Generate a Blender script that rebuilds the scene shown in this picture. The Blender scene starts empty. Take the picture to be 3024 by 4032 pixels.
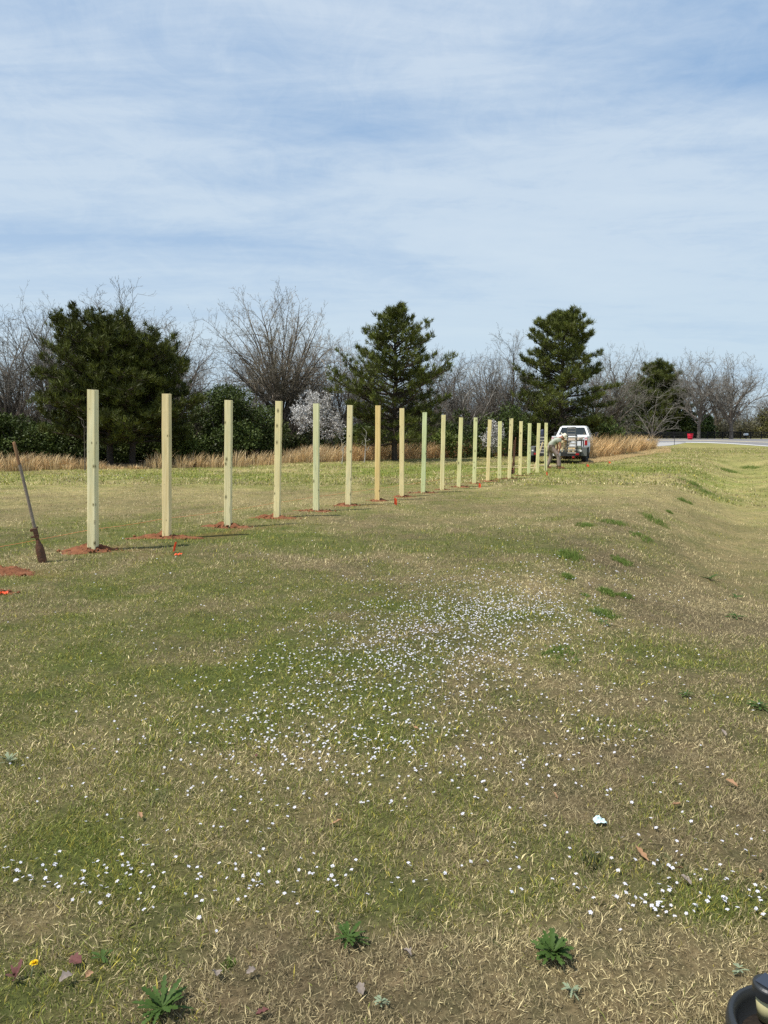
import bpy, bmesh, math, random
import numpy as np
from mathutils import Vector, Matrix

sc = bpy.context.scene
R = math.radians
# ------------------------------------------------------------------ camera
FPX, HOR, EYE = 2912.0, 1690.0, 1.65          # focal length in photo pixels, horizon row, eye height
PITCH = math.atan((2016 - HOR) / FPX)
cam_d = bpy.data.cameras.new('camera'); cam = bpy.data.objects.new('camera', cam_d)
sc.collection.objects.link(cam); sc.camera = cam
cam_d.sensor_fit = 'VERTICAL'; cam_d.sensor_height = 36.0; cam_d.lens = 36.0 * FPX / 4032
cam.location = (0, 0, EYE); cam.rotation_euler = (math.pi / 2 - PITCH, 0, 0)
cam_d.clip_start = 0.05; cam_d.clip_end = 5000
# ------------------------------------------------------------------ light
SUN_EL, SUN_TO_CAM = R(62), R(26)             # elevation; how far behind "due left" the sun stands
SUNV = Vector((-math.cos(SUN_TO_CAM) * math.cos(SUN_EL), -math.sin(SUN_TO_CAM) * math.cos(SUN_EL), math.sin(SUN_EL)))
sd = bpy.data.lights.new('sun', 'SUN'); sd.energy = 5.0; sd.angle = R(0.55); sd.color = (1.0, 0.955, 0.87)
so = bpy.data.objects.new('sun', sd); sc.collection.objects.link(so)
so.rotation_euler = SUNV.to_track_quat('Z', 'Y').to_euler(); so.location = (0, 0, 60)
w = bpy.data.worlds.new("World"); sc.world = w; w.use_nodes = True
nt = w.node_tree; nt.nodes.clear()
def N(nt, t, **k):
    n = nt.nodes.new(t)
    for a, b in k.items():
        if a.startswith('i_'): n.inputs[a[2:].replace('_', ' ')].default_value = b
        else: setattr(n, a, b)
    return n
def L(nt, a, b): nt.links.new(a, b)
def M(nt, op, a, b=None, c=None):
    n = nt.nodes.new('ShaderNodeMath'); n.operation = op
    for i, v in enumerate((a, b, c)):
        if v is None: continue
        if isinstance(v, (int, float)): n.inputs[i].default_value = v
        else: nt.links.new(v, n.inputs[i])
    return n.outputs[0]
def ramp(nt, fac, stops):
    n = nt.nodes.new('ShaderNodeValToRGB'); cr = n.color_ramp
    while len(cr.elements) < len(stops): cr.elements.new(0.5)
    for e, (p, c) in zip(cr.elements, stops):
        e.position = p; e.color = (*c, 1) if len(c) == 3 else c
    nt.links.new(fac, n.inputs[0]); return n.outputs[0]
def mixc(nt, fac, a, b, mode='MIX'):
    n = nt.nodes.new('ShaderNodeMix'); n.data_type = 'RGBA'; n.blend_type = mode
    for s, v in ((n.inputs[0], fac), (n.inputs[6], a), (n.inputs[7], b)):
        if isinstance(v, (int, float)): s.default_value = v
        elif isinstance(v, tuple): s.default_value = (*v, 1) if len(v) == 3 else v
        else: nt.links.new(v, s)
    return n.outputs[2]
sky = N(nt, 'ShaderNodeTexSky', sky_type='NISHITA', sun_disc=False, sun_elevation=SUN_EL,
        sun_rotation=math.atan2(SUNV.x, SUNV.y), air_density=1.0, dust_density=1.2, ozone_density=1.0)
tc = N(nt, 'ShaderNodeTexCoord'); sep = N(nt, 'ShaderNodeSeparateXYZ'); L(nt, tc.outputs['Generated'], sep.inputs[0])
zz = M(nt, 'MAXIMUM', sep.outputs[2], 0.0); zd = M(nt, 'ADD', zz, 0.10)
cx = M(nt, 'DIVIDE', sep.outputs[0], zd); cy = M(nt, 'DIVIDE', sep.outputs[1], zd)
# cirrus sheets: noise on a high plane, drawn out along one wind direction
def cloud_noise(sx, sy, rot, scale, detail, rough, dist, seed):
    cmb = N(nt, 'ShaderNodeCombineXYZ'); L(nt, cx, cmb.inputs[0]); L(nt, cy, cmb.inputs[1]); cmb.inputs[2].default_value = seed
    mp = N(nt, 'ShaderNodeMapping'); mp.inputs['Rotation'].default_value = (0, 0, rot); mp.inputs['Scale'].default_value = (sx, sy, 1)
    L(nt, cmb.outputs[0], mp.inputs[0])
    n = N(nt, 'ShaderNodeTexNoise', i_Scale=scale, i_Detail=detail, i_Roughness=rough, i_Distortion=dist)
    L(nt, mp.outputs[0], n.inputs['Vector']); return n.outputs[0]
c1 = cloud_noise(0.42, 1.0, R(-13), 0.95, 8, 0.56, 0.6, 2.7)
c2 = cloud_noise(0.42, 1.0, R(-5), 3.0, 9, 0.64, 1.1, 8.1)
c3 = cloud_noise(0.6, 0.8, R(25), 0.55, 3, 0.5, 0.2, 5.0)
c4 = cloud_noise(0.75, 0.5, R(35), 7.0, 9, 0.72, 1.6, 1.3)
cs = M(nt, 'ADD', M(nt, 'ADD', M(nt, 'MULTIPLY', c1, 0.50), M(nt, 'MULTIPLY', c2, 0.17)), M(nt, 'ADD', M(nt, 'MULTIPLY', c3, 0.32), M(nt, 'MULTIPLY', c4, 0.09)))
cov = ramp(nt, cs, [(0.43, (0.0,) * 3), (0.50, (0.42,) * 3), (0.555, (0.78,) * 3), (0.66, (1.0,) * 3)])
hz = ramp(nt, zz, [(0.0, (1,) * 3), (0.14, (0.85,) * 3), (0.34, (0,) * 3)])
cov2 = M(nt, 'ADD', M(nt, 'MULTIPLY', cov, M(nt, 'SUBTRACT', 1.0, M(nt, 'MULTIPLY', hz, 0.70))), M(nt, 'MULTIPLY', hz, 0.55))
tint = ramp(nt, zz, [(0.0, (5.15, 6.35, 7.0)), (0.22, (5.35, 6.3, 7.15)), (0.55, (5.3, 6.1, 7.1))])
blue = mixc(nt, 0.75, sky.outputs[0], (2.75, 4.3, 6.5))
full = mixc(nt, cov2, blue, tint)
bg = N(nt, 'ShaderNodeBackground', i_Strength=0.109); L(nt, full, bg.inputs[0])
wo = N(nt, 'ShaderNodeOutputWorld'); L(nt, bg.outputs[0], wo.inputs[0])
vs = sc.view_settings; vs.view_transform = 'Standard'; vs.look = 'None'; vs.exposure = 0.16; vs.gamma = 1.0; vs.use_curve_mapping = False
sc.cycles.max_bounces = 6; sc.cycles.transparent_max_bounces = 4
try: sc.cycles.use_denoising = False
except Exception: pass

rng = np.random.default_rng(7); rnd = random.Random(11)
# ------------------------------------------------------------------ noise in numpy
def _hash(i, j, s):
    h = (i.astype(np.int64) * 374761393 + j.astype(np.int64) * 668265263 + s * 1442695041) & 0x7fffffff
    h = ((h ^ (h >> 13)) * 1274126177) & 0x7fffffff
    return ((h ^ (h >> 16)) & 0xffff) / 65535.0
def vnoise(x, y, s=0):
    xi, yi = np.floor(x), np.floor(y); fx, fy = x - xi, y - yi
    fx = fx * fx * (3 - 2 * fx); fy = fy * fy * (3 - 2 * fy)
    a, b = _hash(xi, yi, s), _hash(xi + 1, yi, s); c, d = _hash(xi, yi + 1, s), _hash(xi + 1, yi + 1, s)
    return (a * (1 - fx) + b * fx) * (1 - fy) + (c * (1 - fx) + d * fx) * fy
def fbm(x, y, sc_, o=4, s=0):
    t = 0; a = 0.5; n = 0
    for k in range(o):
        t = t + a * vnoise(x / sc_ + 17.3 * k, y / sc_ - 9.1 * k, s + k); n += a; a *= 0.5; sc_ *= 0.5
    return t / n
def sstep(a, b, x):
    t = np.clip((x - a) / (b - a), 0, 1); return t * t * (3 - 2 * t)
# ------------------------------------------------------------------ terrain
DX, DY = math.sin(R(25)), math.cos(R(25))      # direction of the roadside swale
def height(x, y):
    x = np.asarray(x, float); y = np.asarray(y, float)
    s = x * DY - y * DX
    along = sstep(4.0, 11, y) * (1 - sstep(38, 56, y))
    prof = sstep(-2.0, 0.6, s) * (1 - 0.9 * sstep(1.0, 3.6, s))
    near = 1 - sstep(45, 60, np.hypot(x, y))
    und = (fbm(x, y, 4.0, 3, 5) - 0.5) * 0.10 + (fbm(x, y, 0.7, 2, 9) - 0.5) * 0.045
    return near * (-0.68 * along * prof + und * sstep(0.5, 3, np.hypot(x, y)))
def hz0(x, y): return float(height(np.array([x]), np.array([y]))[0])
def ray(u, v):
    a = (u - 1512) / FPX; b = -(v - 2016) / FPX
    return Vector((a, math.cos(PITCH) + b * math.sin(PITCH), -math.sin(PITCH) + b * math.cos(PITCH)))
def G(u, v, z=0.0):
    """point of the ground seen at photo pixel (u, v)"""
    d = ray(u, v); h = z
    for _ in range(4):
        t = (h - EYE) / d.z; x, y = d.x * t, d.y * t
        if z == 0.0: h = hz0(x, y)
    return Vector((x, y, h))
def Gv(u, v):
    a = (u - 1512) / FPX; b = -(v - 2016) / FPX
    dy = math.cos(PITCH) + b * math.sin(PITCH); dz = -math.sin(PITCH) + b * math.cos(PITCH)
    t = -EYE / dz; return a * t, dy * t
def UX(u, y): return (u - 1512) / FPX * y      # world x of a column at depth y
def pxh(v, y): return EYE + (HOR - v) / FPX * y * 1.0   # world height of a row at depth y (near the horizon)

# ------------------------------------------------------------------ materials
MATS = {}
def mat(name, base, rough=0.7, metal=0.0, spec=0.3, noise=None, bump=None, trans=0.0, attr=None, alpha=None):
    """principled; noise=(scale, other colour, amount); bump=(scale, strength); attr = colour attribute times base"""
    m = bpy.data.materials.new(name); m.use_nodes = True; t = m.node_tree; p = t.nodes['Principled BSDF']
    p.inputs['Roughness'].default_value = rough; p.inputs['Metallic'].default_value = metal
    p.inputs['Specular IOR Level'].default_value = spec
    col = None
    if attr:
        at = N(t, 'ShaderNodeAttribute', attribute_name=attr); col = at.outputs['Color']
        if base != (1, 1, 1): col = mixc(t, 1.0, col, base, 'MULTIPLY')
    if noise:
        g = N(t, 'ShaderNodeTexCoord'); n = N(t, 'ShaderNodeTexNoise', i_Scale=noise[0], i_Detail=6.0, i_Roughness=0.6)
        L(t, g.outputs['Object'], n.inputs['Vector'])
        f = ramp(t, n.outputs[0], [(0.35, (0,) * 3), (0.68, (noise[2],) * 3)])
        col = mixc(t, f, col if col is not None else base, noise[1])
    if col is not None: L(t, col, p.inputs['Base Color'])
    else: p.inputs['Base Color'].default_value = (*base, 1)
    if bump:
        g = N(t, 'ShaderNodeTexCoord'); n = N(t, 'ShaderNodeTexNoise', i_Scale=bump[0], i_Detail=5.0)
        L(t, g.outputs['Object'], n.inputs['Vector']); b = N(t, 'ShaderNodeBump', i_Strength=bump[1], i_Distance=0.02)
        L(t, n.outputs[0], b.inputs['Height']); L(t, b.outputs[0], p.inputs['Normal'])
    if trans:
        tr = N(t, 'ShaderNodeBsdfTranslucent'); mx = N(t, 'ShaderNodeMixShader', i_Fac=trans)
        if col is not None: L(t, col, tr.inputs[0])
        else: tr.inputs[0].default_value = (*base, 1)
        L(t, p.outputs[0], mx.inputs[1]); L(t, tr.outputs[0], mx.inputs[2]); L(t, mx.outputs[0], t.nodes['Material Output'].inputs[0])
    MATS[name] = m; return m
M_leaf = mat('needle foliage', (1, 1, 1), 0.55, spec=0.25, attr='Col', trans=0.12)
M_blade = mat('grass blades', (1, 1, 1), 0.6, spec=0.2, attr='Col', trans=0.28)
M_petal = mat('white petals', (0.69, 0.68, 0.75), 0.6, trans=0.2)
M_petal2 = mat('blossom petals', (0.74, 0.72, 0.70), 0.6, trans=0.2)
M_bark = mat('grey bark', (0.11, 0.09, 0.072), 0.9, noise=(6, (0.20, 0.17, 0.14), 0.8), bump=(20, 0.6))
M_twig = mat('bare twigs', (0.15, 0.135, 0.115), 0.9, noise=(1.5, (0.26, 0.24, 0.205), 0.8))
M_twigr = mat('budding twigs', (0.18, 0.15, 0.115), 0.9, noise=(0.8, (0.30, 0.255, 0.185), 0.9))
M_pbark = mat('dark pine bark', (0.045, 0.035, 0.028), 0.95, noise=(9, (0.085, 0.065, 0.05), 0.8), bump=(18, 0.8))
M_clay = mat('red clay', (0.25, 0.10, 0.045), 0.95, noise=(14, (0.11, 0.040, 0.019), 0.9), bump=(45, 0.9))
M_orange = mat('fluorescent orange vinyl', (0.95, 0.13, 0.045), 0.5, trans=0.25)
M_string = mat('orange mason line', (0.80, 0.27, 0.12), 0.7)
M_wire = mat('thin steel wire', (0.35, 0.34, 0.33), 0.5, 0.8)
M_black = mat('black rubber', (0.015, 0.015, 0.016), 0.75)
M_steel = mat('rusty steel', (0.11, 0.07, 0.05), 0.65, 0.5, noise=(18, (0.17, 0.07, 0.035), 0.9), bump=(40, 0.4))
M_white = mat('white car paint', (0.78, 0.79, 0.80), 0.3, spec=0.5, noise=(2, (0.68, 0.69, 0.70), 0.5))
M_glass = mat('dark tinted glass', (0.018, 0.024, 0.026), 0.12, spec=0.6)
M_trim = mat('black trim', (0.022, 0.022, 0.024), 0.55, noise=(9, (0.05, 0.048, 0.045), 0.6))
M_chrome = mat('bright chrome', (0.75, 0.76, 0.78), 0.22, 1.0)
M_red = mat('red lens', (0.33, 0.008, 0.012), 0.25, spec=0.6)
M_clear = mat('clear lens', (0.75, 0.72, 0.72), 0.2, spec=0.6)
M_greyst = mat('grey painted steel', (0.14, 0.15, 0.145), 0.5, 0.2, noise=(7, (0.19, 0.185, 0.17), 0.6))
M_ramp = mat('worn ramp bar', (0.40, 0.37, 0.33), 0.7, 0.1, noise=(11, (0.22, 0.18, 0.15), 0.8))
M_lum = mat('fresh sawn timber', (0.66, 0.50, 0.27), 0.75, noise=(6, (0.74, 0.62, 0.40), 0.8))
M_tarp = mat('blue grey tarpaulin', (0.045, 0.055, 0.095), 0.6, noise=(5, (0.08, 0.09, 0.13), 0.8))
M_shirt = mat('pale grey green shirt', (0.33, 0.35, 0.28), 0.9, noise=(9, (0.42, 0.43, 0.37), 0.7))
M_pants = mat('dusty brown trousers', (0.22, 0.165, 0.14), 0.95, noise=(7, (0.33, 0.26, 0.22), 0.8))
M_skin = mat('tanned skin', (0.42, 0.20, 0.13), 0.6)
M_hat = mat('straw hat', (0.70, 0.65, 0.52), 0.85, noise=(20, (0.58, 0.52, 0.38), 0.7))
M_boot = mat('tan work boots', (0.22, 0.11, 0.055), 0.85)
M_fence = mat('black fence boards', (0.010, 0.010, 0.011), 0.8, noise=(3, (0.022, 0.021, 0.020), 0.7))
M_bin = mat('red plastic', (0.60, 0.012, 0.035), 0.45)
M_plastic = mat('pale yellow translucent plastic', (0.42, 0.38, 0.20), 0.4)
M_solar = mat('solar cell', (0.030, 0.036, 0.050), 0.25, spec=0.5)
M_hardbl = mat('black plastic', (0.020, 0.022, 0.024), 0.38, spec=0.5)
M_paper = mat('white and pale blue wrapper', (0.78, 0.82, 0.82), 0.5, noise=(22, (0.36, 0.68, 0.70), 0.9), trans=0.1)
M_dead = mat('dry leaf', (0.30, 0.165, 0.085), 0.8, noise=(30, (0.40, 0.25, 0.15), 0.8), trans=0.1)
M_deadg = mat('grey dry leaf', (0.24, 0.20, 0.17), 0.85, noise=(60, (0.14, 0.11, 0.09), 0.8))
M_deadm = mat('maroon dead leaf', (0.10, 0.035, 0.03), 0.8, noise=(25, (0.20, 0.09, 0.08), 0.8))
M_weed = mat('dark green weed leaf', (0.040, 0.080, 0.014), 0.6, spec=.15, noise=(25, (0.085, 0.135, 0.035), 0.9), trans=0.2)
M_sage = mat('pale sage weed leaf', (0.20, 0.25, 0.15), 0.8, noise=(14, (0.30, 0.33, 0.22), 0.8), trans=0.15)
M_yellow = mat('dandelion yellow', (0.85, 0.62, 0.02), 0.6)
M_handle = mat('weathered wooden handle', (0.27, 0.22, 0.17), 0.8, noise=(12, (0.17, 0.13, 0.10), 0.8), bump=(30, 0.3))
M_handler = mat('rust stained handle end', (0.30, 0.17, 0.085), 0.8, noise=(12, (0.19, 0.095, 0.045), 0.8))
M_concrete = mat('pale concrete', (0.36, 0.35, 0.33), 0.9, noise=(1.2, (0.28, 0.27, 0.255), 0.7))
M_road = mat('worn asphalt', (0.165, 0.158, 0.160), 0.9, noise=(0.25, (0.215, 0.205, 0.20), 0.8), bump=(8, 0.2))
M_line = mat('white road paint', (0.74, 0.73, 0.70), 0.8, noise=(2, (0.6, 0.59, 0.56), 0.6))
M_yline = mat('faded yellow road paint', (0.56, 0.47, 0.27), 0.8, noise=(2, (0.48, 0.42, 0.30), 0.6))

def wood_post_material():
    m = bpy.data.materials.new('treated pine post'); m.use_nodes = True; t = m.node_tree; p = t.nodes['Principled BSDF']
    p.inputs['Roughness'].default_value = 0.75; p.inputs['Specular IOR Level'].default_value = 0.2
    g = N(t, 'ShaderNodeTexCoord'); oi = N(t, 'ShaderNodeObjectInfo')
    off = N(t, 'ShaderNodeCombineXYZ'); k = M(t, 'MULTIPLY', oi.outputs['Random'], 37.0)
    L(t, k, off.inputs[0]); L(t, M(t, 'MULTIPLY', k, -1.7), off.inputs[1]); L(t, k, off.inputs[2])
    ad = N(t, 'ShaderNodeVectorMath', operation='ADD'); L(t, g.outputs['Object'], ad.inputs[0]); L(t, off.outputs[0], ad.inputs[1])
    def tex(scale, sz, det=5, dist=0.0):
        mp = N(t, 'ShaderNodeMapping'); mp.inputs['Scale'].default_value = (1, 1, sz); L(t, ad.outputs[0], mp.inputs[0])
        n = N(t, 'ShaderNodeTexNoise', i_Scale=scale, i_Detail=det, i_Roughness=0.6, i_Distortion=dist)
        L(t, mp.outputs[0], n.inputs['Vector']); return n.outputs[0]
    grain = tex(42, 0.035, 6, 0.4); blot = tex(5.5, 0.28, 4); crack = tex(30, 0.05, 3, 1.2)
    base = mixc(t, ramp(t, grain, [(0.35, (0,) * 3), (0.65, (1,) * 3)]), (0.70, 0.61, 0.33), (0.88, 0.80, 0.51))
    base = mixc(t, ramp(t, blot, [(0.52, (0,) * 3), (0.68, (0.45,) * 3)]), base, (0.50, 0.54, 0.36))
    base = mixc(t, 1.0, base, oi.outputs['Color'], 'MULTIPLY')
    vo = N(t, 'ShaderNodeTexVoronoi', voronoi_dimensions='2D', i_Scale=1.0, i_Randomness=1.0)
    sp_ = N(t, 'ShaderNodeSeparateXYZ'); L(t, ad.outputs[0], sp_.inputs[0]); cb = N(t, 'ShaderNodeCombineXYZ')
    L(t, M(t, 'MULTIPLY', M(t, 'SUBTRACT', sp_.outputs[0], sp_.outputs[1]), 6.5), cb.inputs[0]); L(t, M(t, 'MULTIPLY', sp_.outputs[2], 3.6), cb.inputs[1]); L(t, cb.outputs[0], vo.inputs['Vector']); sc_ = N(t, 'ShaderNodeSeparateColor'); L(t, vo.outputs['Color'], sc_.inputs[0])
    kn = ramp(t, M(t, 'DIVIDE', vo.outputs['Distance'], M(t, 'ADD', M(t, 'MULTIPLY', M(t, 'POWER', sc_.outputs[0], 1.6), 1.25), .05)), [(0.055, (0.95,) * 3), (0.080, (0.2,) * 3), (0.100, (0.65,) * 3), (0.150, (0,) * 3)])
    base = mixc(t, kn, base, (0.14, 0.12, 0.05))
    base = mixc(t, ramp(t, crack, [(0.27, (0.75,) * 3), (0.31, (0,) * 3)]), base, (0.16, 0.15, 0.07))
    L(t, base, p.inputs['Base Color'])
    b = N(t, 'ShaderNodeBump', i_Strength=0.35, i_Distance=0.006); L(t, grain, b.inputs['Height']); L(t, b.outputs[0], p.inputs['Normal'])
    return m
M_post = wood_post_material()
def ground_material():
    m = bpy.data.materials.new('lawn thatch and soil'); m.use_nodes = True; t = m.node_tree; p = t.nodes['Principled BSDF']
    p.inputs['Roughness'].default_value = 0.95; p.inputs['Specular IOR Level'].default_value = 0.05
    g = N(t, 'ShaderNodeNewGeometry'); at = N(t, 'ShaderNodeAttribute', attribute_name='Col')
    def tex(s, d, r=0.65):
        n = N(t, 'ShaderNodeTexNoise', i_Scale=s, i_Detail=d, i_Roughness=r); L(t, g.outputs['Position'], n.inputs['Vector']); return n.outputs[0]
    a = tex(38, 8, 0.75); b = tex(2.2, 9, 0.75); c = tex(7.5, 6, 0.7)
    k = ramp(t, a, [(0.30, (0.45,) * 3), (0.50, (0.95,) * 3), (0.70, (1.6,) * 3)])
    col = mixc(t, 1.0, at.outputs['Color'], k, 'MULTIPLY')
    k2 = ramp(t, b, [(0.33, (0.72, 0.78, 0.72)), (0.67, (1.25, 1.2, 1.2))]); col = mixc(t, 1.0, col, k2, 'MULTIPLY')
    k3 = ramp(t, c, [(0.35, (0.8, 0.86, 0.8)), (0.65, (1.2, 1.13, 1.1))]); col = mixc(t, 1.0, col, k3, 'MULTIPLY')
    L(t, col, p.inputs['Base Color'])
    bp = N(t, 'ShaderNodeBump', i_Strength=0.8, i_Distance=0.02); L(t, a, bp.inputs['Height']); L(t, bp.outputs[0], p.inputs['Normal'])
    return m
M_ground = ground_material()

# ------------------------------------------------------------------ object helpers
C = sc.collection
def tag(o, label=None, cat=None, group=None, kind=None):
    if label: o['label'] = label
    if cat: o['category'] = cat
    if group: o['group'] = group
    if kind: o['kind'] = kind
    return o
def empty(name, loc, rz=0, label=None, cat=None, group=None):
    o = bpy.data.objects.new(name, None); C.objects.link(o); o.location = loc; o.rotation_euler = (0, 0, rz)
    o.empty_display_size = 0.1
    return tag(o, label, cat, group)
def link(name, me, parent=None, loc=None, rz=None):
    o = bpy.data.objects.new(name, me); C.objects.link(o)
    if parent: o.parent = parent
    if loc is not None: o.location = loc
    if rz is not None: o.rotation_euler = (0, 0, rz)
    return o
def mesh_np(name, V, loops, starts, totals, m, col=None, smooth=False):
    me = bpy.data.meshes.new(name)
    me.vertices.add(len(V)); me.vertices.foreach_set('co', np.ascontiguousarray(V, np.float32).ravel())
    me.loops.add(len(loops)); me.loops.foreach_set('vertex_index', np.ascontiguousarray(loops, np.int32))
    me.polygons.add(len(starts)); me.polygons.foreach_set('loop_start', np.ascontiguousarray(starts, np.int32))
    me.polygons.foreach_set('loop_total', np.ascontiguousarray(totals, np.int32))
    me.polygons.foreach_set('use_smooth', np.full(len(starts), smooth))
    if col is not None:
        a = me.color_attributes.new('Col', 'FLOAT_COLOR', 'POINT')
        c4 = np.ones((len(V), 4), np.float32); c4[:, :3] = col; a.data.foreach_set('color', c4.ravel())
    me.update(calc_edges=True); me.materials.append(m)
    return me
def tris_mesh(name, T, m, col=None):
    """T (n,3,3) triangles; col (n,3)"""
    n = len(T); V = T.reshape(-1, 3)
    return mesh_np(name, V, np.arange(3 * n), np.arange(n) * 3, np.full(n, 3), m, None if col is None else np.repeat(col, 3, 0))
def norm(a): return a / np.maximum(np.linalg.norm(a, axis=-1, keepdims=True), 1e-9)
def tubes_geo(segs, sides):
    S = np.array(segs, float)                    # x0 y0 z0 x1 y1 z1 r0 r1
    P0, P1, r0, r1 = S[:, 0:3], S[:, 3:6], S[:, 6], S[:, 7]
    d = norm(P1 - P0); up = np.where(np.abs(d[:, 2:3]) > 0.9, np.array([[1.0, 0, 0]]), np.array([[0, 0, 1.0]]))
    a = norm(np.cross(d, up)); b = np.cross(d, a)
    ang = np.arange(sides) * 2 * math.pi / sides
    ring = a[:, None] * np.cos(ang)[None, :, None] + b[:, None] * np.sin(ang)[None, :, None]
    V = np.stack([P0[:, None] + ring * r0[:, None, None], P1[:, None] + ring * r1[:, None, None]], 1)  # n,2,s,3
    n = len(S); base = (np.arange(n) * 2 * sides)[:, None]
    i = np.arange(sides); j = (i + 1) % sides
    q = np.stack([base + i, base + j, base + sides + j, base + sides + i], -1).reshape(-1, 4)
    return V.reshape(-1, 3), q
def tubes_mesh(name, segs, sides, m, smooth=True):
    V, q = tubes_geo(segs, sides)
    return mesh_np(name, V, q.ravel(), np.arange(len(q)) * 4, np.full(len(q), 4), m, smooth=smooth)
class MB:
    """collects simple shapes into one mesh"""
    def __init__(s): s.bm = bmesh.new()
    def box(s, c, d, rz=0, bev=0.0, rot=None):
        g = bmesh.ops.create_cube(s.bm, size=1.0); vs_ = g['verts']
        mt = Matrix.Translation(c) @ (rot if rot is not None else Matrix.Rotation(rz, 4, 'Z')) @ Matrix.Diagonal((*d, 1))
        bmesh.ops.transform(s.bm, matrix=mt, verts=vs_)
        if bev:
            es = list({e for v in vs_ for e in v.link_edges})
            bmesh.ops.bevel(s.bm, geom=es, offset=bev, segments=2, affect='EDGES', profile=0.5)
        return s
    def hexa(s, P, bev=0.0):
        """P: 8 points, bottom ring then top ring"""
        v = [s.bm.verts.new(p) for p in P]
        fs = [(3, 2, 1, 0), (4, 5, 6, 7), (0, 1, 5, 4), (1, 2, 6, 5), (2, 3, 7, 6), (3, 0, 4, 7)]
        for f in fs: s.bm.faces.new([v[i] for i in f])
        if bev:
            es = list({e for q in v for e in q.link_edges})
            bmesh.ops.bevel(s.bm, geom=es, offset=bev, segments=2, affect='EDGES', profile=0.5)
        return s
    def tube(s, p0, p1, r0, r1=None, n=8, cap=True):
        r1 = r0 if r1 is None else r1; p0, p1 = Vector(p0), Vector(p1); d = (p1 - p0)
        q = d.to_track_quat('Z', 'Y').to_matrix().to_4x4()
        A = [s.bm.verts.new(Matrix.Translation(p0) @ q @ Vector((r0 * math.cos(k * 2 * math.pi / n), r0 * math.sin(k * 2 * math.pi / n), 0))) for k in range(n)]
        B = [s.bm.verts.new(Matrix.Translation(p1) @ q @ Vector((r1 * math.cos(k * 2 * math.pi / n), r1 * math.sin(k * 2 * math.pi / n), 0))) for k in range(n)]
        for k in range(n): s.bm.faces.new((A[k], A[(k + 1) % n], B[(k + 1) % n], B[k]))
        if cap: s.bm.faces.new(A[::-1]); s.bm.faces.new(B)
        return s
    def lathe(s, prof, n=20, mt=None):
        mt = mt or Matrix.Identity(4); rings = []
        for r, z in prof:
            if r < 1e-5: rings.append([s.bm.verts.new(mt @ Vector((0, 0, z)))])
            else: rings.append([s.bm.verts.new(mt @ Vector((r * math.cos(k * 2 * math.pi / n), r * math.sin(k * 2 * math.pi / n), z))) for k in range(n)])
        for a, b in zip(rings, rings[1:]):
            for k in range(n):
                k2 = (k + 1) % n
                if len(a) == 1 and len(b) == 1: continue
                if len(a) == 1: s.bm.faces.new((a[0], b[k2], b[k]))
                elif len(b) == 1: s.bm.faces.new((a[k], a[k2], b[0]))
                else: s.bm.faces.new((a[k], a[k2], b[k2], b[k]))
        return s
    def mesh(s, name, m, smooth=False):
        me = bpy.data.meshes.new(name); bmesh.ops.recalc_face_normals(s.bm, faces=s.bm.faces[:])
        s.bm.to_mesh(me); s.bm.free(); me.materials.append(m)
        if smooth: me.polygons.foreach_set('use_smooth', [True] * len(me.polygons))
        return me
    def obj(s, name, m, parent=None, loc=None, rz=None, smooth=False): return link(name, s.mesh(name, m, smooth), parent, loc, rz)

# ------------------------------------------------------------------ what grows where: greenness of the lawn
def blob(x, y, u, v, ru, rv):
    """soft patch centred on the ground at photo pixel (u,v), radii in metres along / across"""
    cx_, cy_ = Gv(u, v); return np.exp(-(((x - cx_) / ru) ** 2 + ((y - cy_) / rv) ** 2))
PATCH = [(500, 2130, 3.5, 1.3, .50), (1050, 2110, 2.5, .8, .28), (1700, 1850, 3.2, 3.0, .55), (2420, 1848, 3.5, 3.2, .55), (300, 1880, 7, 2.4, .30),
         (1000, 1865, 6, 2.5, .22), (450, 1950, 7, 3.4, -.50), (1300, 1960, 3.5, 2.6, -.22), (150, 2030, 1.5, 1.2, -.2), (900, 2600, 1.6, 1.6, .14), (250, 2500, 1.6, 1.6, .16),
         (1900, 2420, 1.3, .6, .26), (1500, 2650, 1.0, .5, .28), (1200, 2900, .5, .3, .20), (350, 3430, .55, .16, .36), (2750, 3560, .55, .12, .52),
         (1500, 3520, 1.2, .10, .2), (1300, 3850, 1.4, .35, -.40), (2500, 3850, .8, .4, -.40), (1700, 3000, .6, .4, -.20), (2600, 2300, 2, 1.6, -.28), (2760, 2200, 1.2, 2.2, -.3), (2550, 1960, 2.5, 3.0, -.2), (2700, 2050, 2.2, 3.0, -.30),
         (2600, 1900, 3, 5, -.22), (2300, 2800, 1, 1, -.16), (500, 3000, .7, .4, -.08), (2750, 1840, 6, 5, .12), (2980, 1960, .9, 5, -.25), (150, 3900, .4, .25, .25), (300, 2700, 1.8, 1.6, .20), (150, 3200, .6, .5, .22), (700, 2350, 2.5, 1.2, .12), (1300, 2250, 3, 1.2, -.06), (900, 3250, .6, .3, .18)]
def green(x, y):
    g = 0.36 + (fbm(x, y, 2.6, 4, 21) - 0.5) * 0.75 + (fbm(x, y, 0.40, 3, 31) - 0.5) * 1.25
    for u, v, a, b, k in PATCH: g = g + k * blob(x, y, u, v, a, b)
    return np.clip(g, 0.02, 0.97)
def strawness(x, y): return np.clip(0.5 + (fbm(x, y, 1.4, 4, 44) - 0.5) * 1.7, 0, 1)
STRIP = [(-900, 1862), (0, 1856), (420, 1848), (700, 1846), (950, 1838), (1200, 1826), (1500, 1812), (1800, 1800), (2100, 1793), (2290, 1812), (2400, 1800), (2480, 1786), (2575, 1770)]
SX = np.array([G(u, v, 1e-6).x for u, v in STRIP]); SY = np.array([G(u, v, 1e-6).y for u, v in STRIP])
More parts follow.
